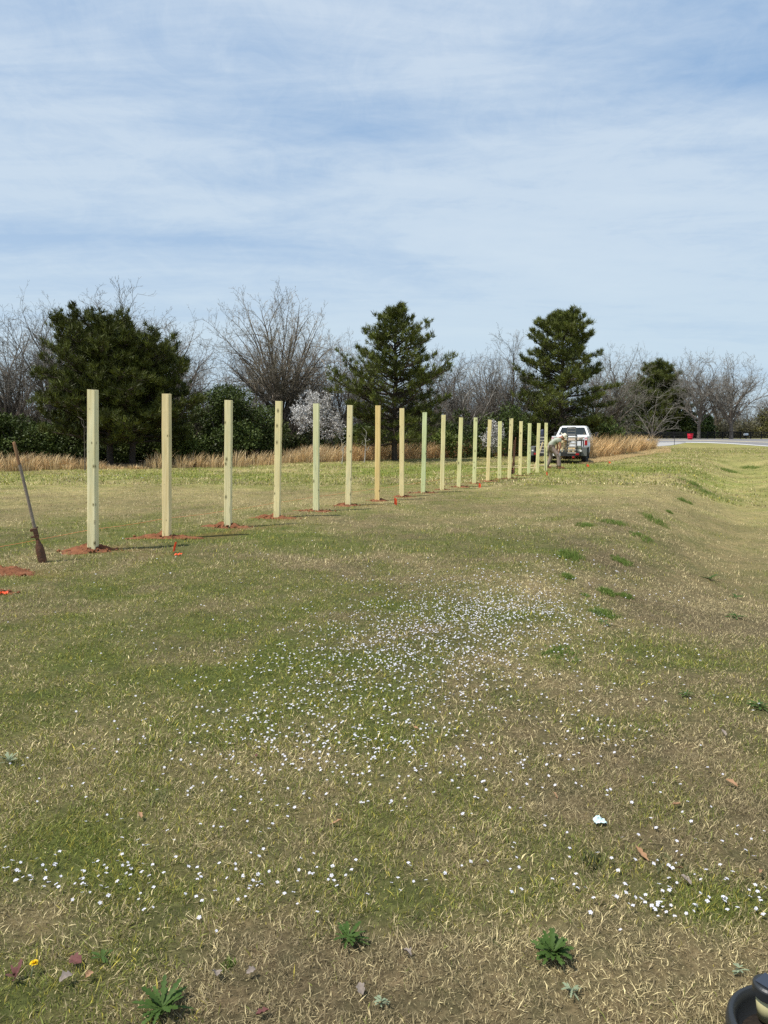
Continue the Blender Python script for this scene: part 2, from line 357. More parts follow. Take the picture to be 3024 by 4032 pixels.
order = np.argsort(SX); SXs, SYs = SX[order], SY[order]
def strip_y(x): return np.interp(x, SXs, SYs)
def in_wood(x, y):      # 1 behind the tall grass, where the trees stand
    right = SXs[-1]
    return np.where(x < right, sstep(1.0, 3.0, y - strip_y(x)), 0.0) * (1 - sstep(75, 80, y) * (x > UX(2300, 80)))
def ground_col(x, y):
    g = green(x, y)[:, None]; s = strawness(x, y)[:, None]
    thatch = np.array([[0.098, 0.076, 0.048]]) * (1 - s) + np.array([[0.175, 0.140, 0.076]]) * s
    gr = np.array([[0.078, 0.092, 0.028]])
    c = thatch * (1 - g) + gr * g
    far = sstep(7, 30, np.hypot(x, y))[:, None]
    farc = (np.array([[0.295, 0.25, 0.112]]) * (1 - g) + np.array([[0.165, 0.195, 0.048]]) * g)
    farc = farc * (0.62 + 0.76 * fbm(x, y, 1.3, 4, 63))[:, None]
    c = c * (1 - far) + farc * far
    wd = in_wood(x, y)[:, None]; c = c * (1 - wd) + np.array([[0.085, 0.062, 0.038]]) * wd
    # thin smears of red clay thrown around the row of posts
    line = np.exp(-((x * DY - y * DX + 7.3) / 0.55) ** 2) * (y > 8) * (y < 32)
    r = (line * sstep(0.55, 0.72, fbm(x, y, 0.6, 3, 77)))[:, None] * 0.45
    return c * (1 - r) + np.array([[0.23, 0.12, 0.06]]) * r
def make_ground():
    def ax(n, lo, hi, k):
        t = np.linspace(-1, 1, n) if lo < 0 else np.linspace(0, 1, n)
        return np.sinh(t * k) / math.sinh(k) * hi
    xs = ax(261, -1, 2500, 9.2); ys = np.concatenate([-ax(40, 0, 900, 8.0)[1:][::-1], ax(300, 0, 2800, 7.6)])
    X, Y = np.meshgrid(xs, ys); x, y = X.ravel(), Y.ravel()
    V = np.stack([x, y, height(x, y)], -1); nx, ny = len(xs), len(ys)
    i = (np.arange(ny - 1)[:, None] * nx + np.arange(nx - 1)[None]).ravel()
    q = np.stack([i, i + 1, i + nx + 1, i + nx], -1)
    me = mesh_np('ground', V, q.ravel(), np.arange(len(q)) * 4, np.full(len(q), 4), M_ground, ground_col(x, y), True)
    tag(link('ground', me), kind='structure')
make_ground()

# ------------------------------------------------------------------ road, painted lines, driveway
def sheet(name, top, bot, z, m, n=40):
    """strip of ground between two pixel polylines (same number of points)"""
    A = [G(u, v, 1e-6) for u, v in top]; B = [G(u, v, 1e-6) for u, v in bot]
    V = [(p.x, p.y, z) for p in A] + [(p.x, p.y, z) for p in B]; k = len(A)
    me = bpy.data.meshes.new(name); me.from_pydata(V, [], [(k + i, k + i + 1, i + 1, i) for i in range(k - 1)]); me.materials.append(m)
    return tag(link(name, me), kind='structure')
near = [(2200, 1741), (2450, 1741), (2600, 1742), (2700, 1743.5), (2780, 1744.5), (2860, 1747.5), (2940, 1752.5), (3024, 1758.5), (3120, 1767), (3300, 1788)]
far = [(u, 1727.5 + max(0, (u - 2700)) * 0.0005) for u, v in near]
sheet('road', far, near, 0.012, M_road)
sheet('white_edge_line', [(u, v - 2.4) for u, v in near[3:]], [(u, v - 0.9) for u, v in near[3:]], 0.017, M_line)
yl = [(2600, 1733.0), (2700, 1733.3), (2780, 1734), (2860, 1736), (2940, 1738.2), (3024, 1741), (3120, 1745), (3300, 1754)]
sheet('yellow_centre_line', [(u, v) for u, v in yl], [(u, v + 1.3) for u, v in yl], 0.017, M_yline)
sheet('driveway', [(2430, 1740.0), (2560, 1741.0), (2655, 1740.5), (2706, 1743.0)], [(2400, 1750), (2480, 1757), (2596, 1758), (2640, 1754.5)], 0.020, M_concrete)

# ------------------------------------------------------------------ grass blades
def make_blades(name, n, ylo, yhi, length, width, segs, label, wild=1.0, power=1.0, margin=1.6):
    t = rng.random(int(n * 1.25)) ** power; y = ylo + (yhi - ylo) * t
    hw = 0.545 * y * 1.06 + margin
    x = (rng.random(len(y)) * 2 - 1) * hw
    keep = rng.random(len(y)) < hw / hw.max() * 1.0
    x, y = x[keep], y[keep]
    ok = (y < strip_y(x) + 1.5) | (x > SXs[-1]); u_ = 1512 + x / y * FPX; v_ = HOR + EYE * FPX / y     # keep off the road and the driveway
    ok &= ~((u_ > 2580) & (v_ < np.interp(u_, [2580, 2596, 2640, 2700, 2780, 2860, 2940, 3024, 3120, 3300], [1757, 1758.5, 1755, 1745, 1746, 1749, 1754, 1760, 1769, 1791])))
    x, y = x[ok], y[ok]
    cl = fbm(x, y, 0.11 if yhi < 10 else 0.3, 2, 91); ok = rng.random(len(x)) < sstep(0.15, 0.52, cl) * .68 + .32; x, y, cl = x[ok], y[ok], cl[ok]
    k = len(x)
    g = green(x, y); s = strawness(x, y); r = rng.random(k)
    isg = r < g * 0.95
    cg = np.array([[0.115, 0.150, 0.034]]) + rng.random((k, 1)) * np.array([[0.180, 0.170, 0.036]])
    yel = rng.random((k, 1)) < 0.25; cg = np.where(yel, cg * np.array([[1.75, 1.35, 1.1]]), cg)
    cs_ = np.array([[0.225, 0.175, 0.100]]) + (rng.random((k, 1)) ** 1.6 * (0.35 + 0.9 * s[:, None])) * np.array([[0.66, 0.57, 0.30]])
    col = np.where(isg[:, None], cg, cs_) * (0.62 + 0.78 * rng.random((k, 1)) ** 1.2)
    dist = np.hypot(x, y)
    Ln = length * (0.34 + rng.random(k) ** 2.2 * 1.5) * (.65 + .8 * cl) * np.where(isg, 1.05, 1.0)
    Wd = width * (0.40 + 1.0 * rng.random(k) ** 1.5)
    tilt = np.where(isg, R(10) + R(50) * rng.random(k), R(20) + R(60) * rng.random(k))
    az = rng.random(k) * 2 * math.pi
    d = np.stack([np.cos(az) * np.sin(tilt), np.sin(az) * np.sin(tilt), np.cos(tilt)], -1)
    side = norm(np.stack([-np.sin(az + 0.6 * rng.normal(size=k)), np.cos(az), 0.15 * rng.normal(size=k)], -1))
    bend = norm(rng.normal(size=(k, 3)) * np.array([[1, 1, 0.35]]))
    z = height(x, y)
    B = np.stack([x, y, z - 0.003], -1)
    if segs == 1:
        T = np.stack([B - side * Wd[:, None] / 2, B + side * Wd[:, None] / 2, B + d * Ln[:, None]], 1)
        me = tris_mesh(name, T, M_blade, col)
    else:
        mid = B + d * (Ln * 0.52)[:, None] + bend * (Ln * 0.10 * wild)[:, None]
        tip = B + d * (Ln * 0.92)[:, None] + bend * (Ln * 0.42 * wild)[:, None]
        V = np.stack([B, mid + side * Wd[:, None] * .62, mid - side * Wd[:, None] * .62, tip], 1)
        b = (np.arange(k) * 4)[:, None]
        loops = np.concatenate([b + [[0, 1, 2]], b + [[2, 1, 3]]], 1).ravel()
        me = mesh_np(name, V.reshape(-1, 3), loops, np.arange(2 * k) * 3, np.full(2 * k, 3), M_blade, np.repeat(col, 4, 0))
    return tag(link('grass', me), label, 'grass', kind='stuff')
make_blades('grass near', 600000, 0.9, 3.6, 0.024, 0.0022, 2, 'short mown grass, straw and green blades mixed, closest to the camera', margin=2.2)
make_blades('grass middle', 560000, 3.6, 9.0, 0.025, 0.0038, 2, 'short mown lawn in the middle of the field', power=1.25, margin=2.4)
make_blades('grass beyond', 420000, 9.0, 22.0, 0.032, 0.009, 1, 'mown lawn around the row of new posts', power=1.3)
make_blades('grass far', 520000, 22.0, 66.0, 0.060, 0.028, 1, 'mown lawn running back to the tall dry grass and the road', power=1.3, margin=2.5)

# ------------------------------------------------------------------ trees
def rv(r_): return Vector((r_.gauss(0, 1), r_.gauss(0, 1), r_.gauss(0, 1)))
def grow_bare(seed, H, spread=0.55, trunk_r=0.14, fork=0.28, levels=5, upb=0.12, crook=0.22, kids=(4, 6), twig=0.0045, ratio=0.62):
    """leafless tree: list of tapered segments for the limbs and for the fine crown"""
    r_ = random.Random(seed); big, small = [], []
    def limb(p, d, Ln, rad, lv):
        n = max(3, min(7, int(Ln / (0.5 if lv < 2 else 0.28)) + 2)); st_ = Ln / n; pts = []
        for k in range(n):
            d = (d + rv(r_) * crook * (0.45 if lv == 0 else 1) * 0.55 + Vector((0, 0, upb * (0.6 if lv else 0.2)))).normalized()
            q = p + d * st_; r1 = rad * (1 - (0.30 if lv == 0 else 0.62) / n)
            (big if lv < 2 else small).append((*p, *q, max(rad, twig), max(r1, twig))); p, rad = q, r1
            pts.append((p.copy(), d.copy(), rad, (k + 1) / n))
        if lv >= levels: return
        nk = r_.randint(*kids) + (1 if lv in (1, 2) else 0)
        for j in range(nk):
            f = fork + (1 - fork) * (j + r_.random()) / nk if lv else 0.55 + 0.45 * (j + r_.random()) / nk
            k = min(n - 1, int(f * n)); P, D, rr, _ = pts[k]
            ax_ = D.cross(rv(r_)).normalized(); ang = R(r_.uniform(22, 62)) * (0.6 + spread)
            nd = (Matrix.Rotation(ang, 3, ax_) @ D).normalized()
            limb(P, nd, Ln * ratio * r_.uniform(0.7, 1.15) * (1.18 if lv == 0 else 1), rr * r_.uniform(.50, .72), lv + 1)
        if lv: limb(p, d, Ln * 0.5, rad * .8, lv + 1)
    limb(Vector((0, 0, -.1)), Vector((r_.gauss(0, .04), r_.gauss(0, .04), 1)).normalized(), H * 0.36, trunk_r, 0)
    zt = max(s[5] for s in small)
    f = H / zt
    k = lambda s: (s[0] * f, s[1] * f, s[2] * f, s[3] * f, s[4] * f, s[5] * f, s[6], s[7])
    return [k(s) for s in big], [k(s) for s in small]
def grow_env(seed, H=9.0, W=7.0, zc=.60, rz=.40, bole=.22, limbs=9, trunk_r=.13, crook=.10, side=.30, slen=(.5, 1.5), twigs=3, twig=.0042, straight=.5, depth=1.0, drop=0.0, low=-.55):
    """leafless tree: limbs rise from the bole to points spread over an egg shaped envelope, side branches and twigs fill it"""
    r_ = random.Random(seed); big, small = [], []
    p = Vector((0, 0, -.15)); pts = []
    nb = 5
    for k in range(nb):
        q = Vector((r_.gauss(0, .02) * H * .3, r_.gauss(0, .02) * H * .3, H * bole * (k + 1) / nb)); ra = trunk_r * (1.25 if k == 0 else 1 - .04 * k); rb = trunk_r * (1 - .04 * (k + 1))
        big.append((*p, *q, ra, rb)); p = q
    root = p
    def twiggy(P, D, rad, Ln, lv):
        n = max(2, int(Ln / (.22 * H / 9))); q = P; d = D
        for k in range(n):
            d = (d + rv(r_) * crook * 1.2 + Vector((0, 0, .10 - drop))).normalized(); e = q + d * Ln / n
            r0 = max(twig, rad * (1 - k / n * .8)); r1 = max(twig * .8, rad * (1 - (k + 1) / n * .8)); small.append((*q, *e, r0, r1)); q = e
            if lv < 2:
                for _ in range(r_.randint(1, twigs) if lv == 0 else r_.randint(0, 2)):
                    nd = (Matrix.Rotation(R(r_.uniform(22, 58)) * r_.choice((-1, 1)), 3, d.cross(rv(r_)).normalized()) @ d).normalized()
                    twiggy(q, nd, rad * .5, Ln * r_.uniform(.28, .55), lv + 1)
    def main(P, D, T, rad, lv):
        Ln = (T - P).length; n = max(4, int(Ln / (.42 * H / 9))); q = P; d = D
        for k in range(n):
            f = (k + 1) / n; to = (T - q); 
            if to.length < .05: break
            d = (d * (1 - f * .8) * straight * 2 + to.normalized() * (f + .25) + rv(r_) * crook + Vector((0, 0, .08))).normalized(); e = q + d * Ln / n * 1.03
            r0 = rad * (1 - k / n) ** .9 + .006; r1 = rad * (1 - f) ** .9 + .006
            (big if r0 > .022 else small).append((*q, *e, r0, r1)); q = e
            if lv < 1 and f > .15 and f < .8 and r_.random() < .42:
                o = rv(r_); T2 = q + (Vector((q.x * .9, q.y * .9, .55 * H * .3)).normalized() * .8 + o.normalized() * .8).normalized() * Ln * r_.uniform(.30, .5)
                main(q, (d + o * .3).normalized(), T2, r1 * .62, lv + 1)
            if f > .22:
                for _ in range(2 if r_.random() < side else 1):
                    nd = (Matrix.Rotation(R(r_.uniform(25, 62)) * r_.choice((-1, 1)), 3, d.cross(rv(r_)).normalized()) @ d).normalized()
                    twiggy(q, nd, max(twig * 1.8, r1 * .42), r_.uniform(*slen) * (1.1 - .5 * f) * H / 9, 0)
    for j in range(limbs):
        a = 6.283 * (j * .382 + r_.random() * .12) ; zz_ = 1 - 2 * (j + .3) / (limbs * 1.25); zz_ = max(low, zz_); rr = math.sqrt(max(0, 1 - zz_ * zz_))
        T = Vector((math.cos(a) * rr * W / 2, math.sin(a) * rr * W / 2 * depth, H * zc + zz_ * rz * H))
        dz_ = (T - root).normalized(); s0 = root - Vector((0, 0, r_.random() * H * bole * .45 if rr > .6 else 0))
        main(s0, (dz_ * .35 + Vector((dz_.x * .3, dz_.y * .3, .8))).normalized(), T, trunk_r * r_.uniform(.42, .62), 0)
    return big, small
BARE = {}
def bare_meshes(key, mtwig=None, **kw):
    big, small = grow_env(**kw)
    BARE[key] = (tubes_mesh('bare_trunk', big, 6, M_bark), tubes_mesh('bare_crown', small, 3, mtwig or M_twig, smooth=False), len(small))
bare_meshes('oak1', seed=3, W=8, limbs=14, trunk_r=.15, crook=.24, twigs=2, slen=(.7, 1.6), twig=.006, low=-.3, bole=.28, zc=.64, rz=.36)
bare_meshes('oak2', seed=8, W=6.2, limbs=15, trunk_r=.13, crook=.20, twigs=2, slen=(.6, 1.5), bole=.33, twig=.006, low=-.3, zc=.66, rz=.34)
bare_meshes('slim', seed=14, W=4.4, limbs=13, trunk_r=.10, crook=.13, twigs=2, slen=(.6, 1.3), bole=.30, rz=.40, twig=.006)
bare_meshes('fan', M_twigr, seed=23, W=7.0, limbs=34, trunk_r=.17, crook=.07, twigs=3, slen=(.55, 1.15), bole=.28, zc=.645, rz=.355, side=.6, twig=.0055, low=-.25)
bare_meshes('pecan', seed=31, H=13, W=13, limbs=11, trunk_r=.34, crook=.20, twigs=2, slen=(.8, 1.6), bole=.24, twig=.013, zc=.62, rz=.38, low=-.2)
bare_meshes('pecan2', seed=37, H=13, W=10, limbs=11, trunk_r=.28, crook=.20, twigs=2, slen=(.8, 1.6), bole=.26, twig=.013, zc=.6, rz=.42)
bare_meshes('thin', seed=45, H=6, W=4.6, limbs=8, trunk_r=.08, crook=.09, twigs=1, slen=(.4, .8), bole=.12, zc=.50, rz=.48)
def bare_tree(key, u, v, ydist, topv, width, label, rz=0, group='leafless trees along the edge of the wood', lean=0.0):
    """width = factor on the horizontal size"""
    x = UX(u, ydist); a, b, _ = BARE[key]
    r = empty('bare_tree', (x, ydist, -0.05 if ydist > 20 else hz0(x, ydist)), R(rz), label, 'bare tree', group)
    Hh = EYE + (HOR - topv) / FPX * ydist; base = max(c[2] for c in [bb for bb in b_bounds(b)])
    s = Hh / base; r.scale = (s * width, s * width, s); r.rotation_euler.y = lean
    link('trunk', a, r); link('crown', b, r); return r
_bb = {}
def b_bounds(me):
    if me.name not in _bb:
        co = np.empty(len(me.vertices) * 3, np.float32); me.vertices.foreach_get('co', co); co = co.reshape(-1, 3)
        _bb[me.name] = [tuple(co.min(0)), tuple(co.max(0))]
    return _bb[me.name]
bare_tree('oak1', 60, 0, 41, 1190, 1.0, 'crooked leafless tree at the far left edge', 20)
bare_tree('oak2', 215, 0, 40, 1128, .85, 'leafless tree left of the broad dark pine, its fine branches above the pine', 70)
bare_tree('slim', 440, 0, 43, 1118, 1.2, 'leafless tree whose twigs show over the top of the broad dark pine', 150)
bare_tree('oak2', 690, 0, 42, 1200, 1.0, 'pale leafless tree just right of the broad dark pine', 230)
bare_tree('fan', 1112, 0, 44, 1112, .98, 'big fan shaped leafless tree with reddish buds behind the fourth post', 10)
bare_tree('oak1', 1345, 0, 47, 1285, .8, 'leafless tree between the blossom tree and the middle pine', 300)
bare_tree('slim', 1240, 0, 52, 1330, 1.1, 'faint leafless tree behind the white blossom tree', 60)
bare_tree('slim', 905, 0, 52, 1425, 1.3, 'small leafless tree behind the green shrubs', 200)
bare_tree('slim', 1790, 0, 50, 1372, 1.2, 'grey leafless tree right behind the middle pine', 15)
bare_tree('thin', 1850, 0, 47, 1390, 1.1, 'thin many stemmed leafless tree above the small blossom tree', 80)
bare_tree('oak2', 1935, 0, 52, 1350, .9, 'leafless tree between the middle pine and the pine behind the truck', 120)
bare_tree('slim', 2010, 0, 50, 1290, 1.0, 'taller leafless tree touching the left side of the pine behind the truck', 250)
bare_tree('oak1', 2420, 0, 62, 1342, .95, 'dark crooked leafless tree right of the pine behind the truck', 160)
bare_tree('oak2', 2335, 0, 60, 1370, .8, 'leafless tree half hidden by the right side of the truck pine', 330)
bare_tree('thin', 2566, 0, 92, 1520, 1.3, 'small grey leafless tree at the end of the tall tan grass', 45)
bare_tree('pecan2', 2640, 0, 158, 1388, .9, 'leafless tree behind the rightmost pine', 45)
bare_tree('pecan2', 2745, 0, 128, 1372, 1.0, 'tall leafless tree rising above the red barrel', 200)
bare_tree('pecan', 2872, 0, 126, 1380, 1.0, 'wide leafless tree with a thick pale trunk by the black fence', 75)
bare_tree('pecan', 2810, 0, 150, 1440, .8, 'faint leafless tree left of the thick trunked one', 10)
bare_tree('pecan2', 3040, 0, 150, 1500, .9, 'leafless tree at the far right edge behind the white mailbox', 100)
for k, (u, y, t, key, wh) in enumerate([(-60, 44, 1250, 'slim', 'at the left edge of the picture'), (340, 50, 1210, 'oak2', 'behind the left half of the broad pine'), (560, 50, 1235, 'oak1', 'behind the right half of the broad pine'),
        (780, 54, 1370, 'oak2', 'in the gap right of the broad pine'), (1010, 56, 1390, 'slim', 'behind the left side of the fan shaped tree'), (1440, 55, 1330, 'oak2', 'behind the left side of the middle pine'),
        (1690, 55, 1350, 'oak1', 'behind the right side of the middle pine'), (2150, 60, 1400, 'slim', 'hidden mostly by the pine behind the truck'), (2500, 160, 1390, 'pecan2', 'beyond the rightmost pine'),
        (1890, 60, 1400, 'oak1', 'above the small blossom tree'), (120, 46, 1260, 'thin', 'between the two crooked trees at far left')]):
    bare_tree(key, u, 0, y, t, 1.05, 'faint leafless tree deep in the wood, ' + wh, k * 47 % 360, 'faint leafless trees farther back')

# --- needle trees
def needles(C_, D_, n_each, ln, wd, col, spread=0.75, seed=0):
    g = np.random.default_rng(seed); n = len(C_) * n_each
    Cn = np.repeat(C_, n_each, 0); Dn = np.repeat(D_, n_each, 0)
    d = norm(norm(g.normal(size=(n, 3))) * spread + Dn * 0.75 + np.array([[0, 0, .25]]))
    s = norm(np.cross(d, g.normal(size=(n, 3)))) * (wd * (0.6 + 0.8 * g.random((n, 1)))) / 2
    l = ln * (0.6 + 0.7 * g.random((n, 1))); off = g.normal(size=(n, 3)) * ln * 0.20
    B = Cn + off
    T = np.stack([B - s, B + s, B + d * l], 1)
    c = np.repeat(col, n_each, 0) * (0.65 + 0.7 * g.random((n, 1)))
    return T, c
NPC = 18
def pine_meshes(seed, H, W, base, dens, shape, dark=1.0, trunks=((0, 0),), clump=.17):
    r_ = random.Random(seed); big = []; CC = []; DD = []
    for ti, (tx, ty) in enumerate(trunks):
        Ht = H * (1 if ti == 0 else .86); p = Vector((tx, ty, -.15)); n = 14; r0 = .055 * H * (.42 if len(trunks) > 1 else .36); pts = []
        for k in range(n):
            q = Vector((tx * (1 + .5 * k / n) + r_.gauss(0, .03), ty + r_.gauss(0, .03), Ht * (k + 1) / n))
            ra, rb = r0 * (1 - k / n) ** .8 + .015, r0 * (1 - (k + 1) / n) ** .8 + .015
            big.append((*p, *q, ra, rb)); pts.append(q); p = q
        z = H * base
        while z < Ht * .985:
            t = (z / Ht); prof = shape(t) * W / 2
            nb = r_.randint(4, 6)
            a0 = r_.random() * 6.28
            for j in range(nb):
                a = a0 + j * 6.28 / nb + r_.gauss(0, .3); Lb = prof * r_.uniform(.62, 1.12) + .12
                k = min(n - 1, int(t * n)); o = Vector((pts[k].x, pts[k].y, z + r_.uniform(-.12, .12)))
                el = r_.uniform(-.12, .22) + t * .45; d = Vector((math.cos(a) * math.cos(el), math.sin(a) * math.cos(el), math.sin(el)))
                m_ = max(3, int(Lb / .38)); q = o.copy(); rb = .012 + .017 * Lb
                for s in range(m_):
                    f = (s + 1) / m_; d = (d + Vector((0, 0, .06 * f)) + rv(r_) * .09).normalized(); q2 = q + d * (Lb / m_)
                    big.append((*q, *q2, rb * (1 - (s / m_) * .8), rb * (1 - f * .8))); q = q2
                    if f > .22:
                        for c_ in range(max(1, int(dens * (0.7 + f)))):
                            sd_ = d.cross(Vector((0, 0, 1))).normalized() * r_.choice((-1, 1)); tl = (1.15 - f * .8) * Lb * .42 * r_.random() + .05
                            e = q + (d * r_.uniform(.1, .8) + sd_ * r_.uniform(.3, 1.0)).normalized() * tl + Vector((0, 0, r_.uniform(-.05, .22) * (.5 + tl)))
                            if tl > .25: big.append((*q, *e, .010, .006))
                            CC.append(e); DD.append((e - q).normalized() * .7 + Vector((0, 0, .45)))
                CC.append(q); DD.append(d)
            z += H * r_.uniform(.024, .042)
        CC.append(pts[-1]); DD.append(Vector((0, 0, 1)))
        for _ in range(9): CC.append(pts[-1] + Vector((r_.gauss(0, .2), r_.gauss(0, .2), -r_.random() * .7))); DD.append(Vector((0, 0, 1)))
    CC = np.array([tuple(c) for c in CC]); DD = norm(np.array([tuple(c) for c in DD]))
    g = np.random.default_rng(seed); n = len(CC)
    col = np.array([[0.088, 0.104, 0.020]]) * dark * (0.55 + 0.9 * g.random((n, 1))) + (g.random((n, 1)) < .25) * np.array([[.022, .022, .002]])
    T, c = needles(CC, DD, NPC, clump, .034, col, seed=seed)
    return tubes_mesh('pine_trunk', big, 4 if len(big) > 4000 else 5, M_pbark), tris_mesh('pine_crown', T, M_leaf, c), n
def pine(name, seed, u, ydist, topv, wpx, base, dens, shape, label, dark=1.0, trunks=((0, 0),), clump=.17, cat='pine tree'):
    Hh = EYE + (HOR - topv) / FPX * ydist; W = wpx / FPX * ydist
    a, b, n = pine_meshes(seed, Hh, W, base, dens, shape, dark, trunks, clump)
    r = empty(name, (UX(u, ydist), ydist, -.02), 0, label, cat, 'pines at the edge of the wood')
    link('trunk', a, r); link('crown', b, r); return r
def sh_round(t): return max(.16, math.sqrt(max(0, 1 - max(0, (t - .30) / .72) ** 2)) * (.9 + .1 * math.sin(t * 23)))
def sh_cone(t): return max(.16, min(1.0, (1.03 - t) ** .60 * 1.18) * (.90 + .13 * math.sin(t * 17 + 1)))
def sh_irr(t): return max(.10, min(1.0, (1.02 - t) ** .62 * 1.22) * (.86 + .20 * math.sin(t * 19)))
pine('pine_tree', 5, 465, 33.5, 1296, 545, .17, 5.0, sh_round, 'broad round dark pine with two trunks at the left', .72, ((-.30, 0), (.62, .15)), .23)
pine('pine_tree', 12, 1555, 39.0, 1246, 520, .13, 3.2, sh_irr, 'open crowned pine in the middle with sky showing between its branches', .95, clump=.23)
pine('pine_tree', 19, 2205, 49.0, 1246, 450, .09, 5.0, sh_cone, 'tall dense conical pine directly behind the white truck', 1.05, clump=.26)
pine('pine_tree', 27, 2575, 138.0, 1440, 330, .08, 6.0, sh_cone, 'smaller rounded pine at the right, across the road behind the grey leafless tree', .95, clump=.50)
# --- cedars and evergreen shrubs
def leaf_cloud(seed, lumps, n, size, c0, c1, squash=1.0):
    g = np.random.default_rng(seed); Lp = np.array(lumps, float); vol = Lp[:, 3] * Lp[:, 4] * Lp[:, 5]
    idx = g.choice(len(Lp), n, p=(vol ** .67) / (vol ** .67).sum()); u = norm(g.normal(size=(n, 3)))
    rr = (0.62 + 0.40 * g.random((n, 1))) ; P = Lp[idx, :3] + u * rr * Lp[idx, 3:6]
    P += (g.random((n, 3)) - .5) * Lp[idx, 3:6] * .35
    P[:, 2] = np.abs(P[:, 2])
    a = norm(g.normal(size=(n, 3)) + u * .5); b = norm(np.cross(a, g.normal(size=(n, 3))))
    s = size * (.5 + g.random((n, 1)))
    T = np.stack([P - b * s * .38, P + b * s * .38, P + a * s], 1)
    m_ = g.random((n, 1)); lump_c = np.repeat(g.random((len(Lp), 1)), 1, 1)[idx]
    c = (np.array([c0]) * (1 - m_) + np.array([c1]) * m_) * (.6 + .75 * lump_c)
    return T, c
def lumps_for(seed, cx_, cy_, w_, h_, d_, n, cone=False):
    r_ = random.Random(seed); out = []
    for _ in range(n):
        z = r_.random() ** (1.2 if cone else .8) * h_ * .9; f = (1 - z / h_) if cone else math.sqrt(max(0.05, 1 - (z / h_) ** 2))
        s = r_.uniform(.16, .34) * min(w_, h_) * (.5 + .5 * f)
        out.append((cx_ + r_.uniform(-1, 1) * w_ / 2 * f, cy_ + r_.uniform(-1, 1) * d_ / 2 * f, z, s, s, s * (.8 if not cone else 1.1)))
    return out
def shrub(name, seed, u, ydist, topv, wpx, n, size, c0, c1, label, cat, cone=False, group='evergreen shrubs along the wood'):
    Hh = EYE + (HOR - topv) / FPX * ydist; W = wpx / FPX * ydist
    lm = lumps_for(seed, 0, 0, W, Hh, W * .8, 26, cone); T, c = leaf_cloud(seed, lm, n, size, c0, c1)
    r = empty(name, (UX(u, ydist), ydist, -.02), 0, label, cat, group)
    r_ = random.Random(seed); sg = []
    for l in lm[:14]:
        sg.append((0, 0, -.1, l[0] * .5, l[1] * .5, l[2] * .6, .05, .03)); sg.append((l[0] * .5, l[1] * .5, l[2] * .6, l[0], l[1], l[2], .03, .012))
    link('stems', tubes_mesh('shrub_stems', sg, 5, M_bark), r); link('foliage', tris_mesh('shrub_foliage', T, M_leaf, c), r); return r
DG, MG, YG = (.038, .058, .012), (.075, .102, .020), (.120, .150, .024)
shrub('evergreen_shrub', 3, 875, 38.5, 1512, 260, 15000, .10, DG, MG, 'dark green bushy cedar behind the third post', 'shrub')
shrub('evergreen_shrub', 4, 1010, 40, 1600, 230, 9000, .10, DG, MG, 'low dark green shrub left of the big leafless tree trunk', 'shrub')
shrub('evergreen_shrub', 5, 60, 36, 1640, 330, 13000, .10, DG, MG, 'dark green shrub at the far left edge behind the dry grass', 'shrub')
shrub('evergreen_shrub', 6, 290, 36.5, 1610, 300, 11000, .10, DG, MG, 'green shrub behind the first post and left of the pine trunks', 'shrub')
shrub('evergreen_shrub', 7, 640, 37.5, 1640, 260, 9000, .10, MG, YG, 'brighter green shrub behind the second post', 'shrub')
shrub('evergreen_shrub', 8, 1660, 44, 1660, 260, 9000, .11, MG, YG, 'yellow green shrub under the middle pine', 'shrub')
shrub('evergreen_shrub', 9, 1805, 45, 1650, 220, 8000, .11, DG, MG, 'dark shrub between the middle pine and the small blossom tree', 'shrub')
shrub('evergreen_shrub', 10, 1985, 46, 1600, 220, 9000, .11, DG, MG, 'dark shrub behind the rusty digging tool', 'shrub')
shrub('evergreen_shrub', 11, 2440, 136, 1560, 190, 8000, .30, DG, MG, 'dark green shrub between the truck pine and the rightmost pine', 'shrub')
shrub('evergreen_shrub', 13, 2500, 135, 1650, 200, 7000, .28, MG, YG, 'low green shrub behind the tall tan grass right of the truck', 'shrub')
shrub('evergreen_shrub', 14, 2660, 137, 1600, 160, 7000, .30, DG, MG, 'dark shrub joined to the right side of the rightmost pine', 'shrub')
shrub('cedar_tree', 15, 2775, 140, 1632, 85, 5000, .26, (.028, .058, .02), DG, 'small dark conical cedar behind the fence above the red barrel', 'cedar tree', cone=True)
shrub('evergreen_shrub', 16, 1430, 42, 1660, 200, 7000, .11, DG, MG, 'dark green shrub between the blossom tree and the middle pine', 'shrub')
shrub('evergreen_shrub', 17, 2330, 56, 1640, 200, 8000, .14, DG, MG, 'dark shrub behind the right side mirror of the truck', 'shrub')
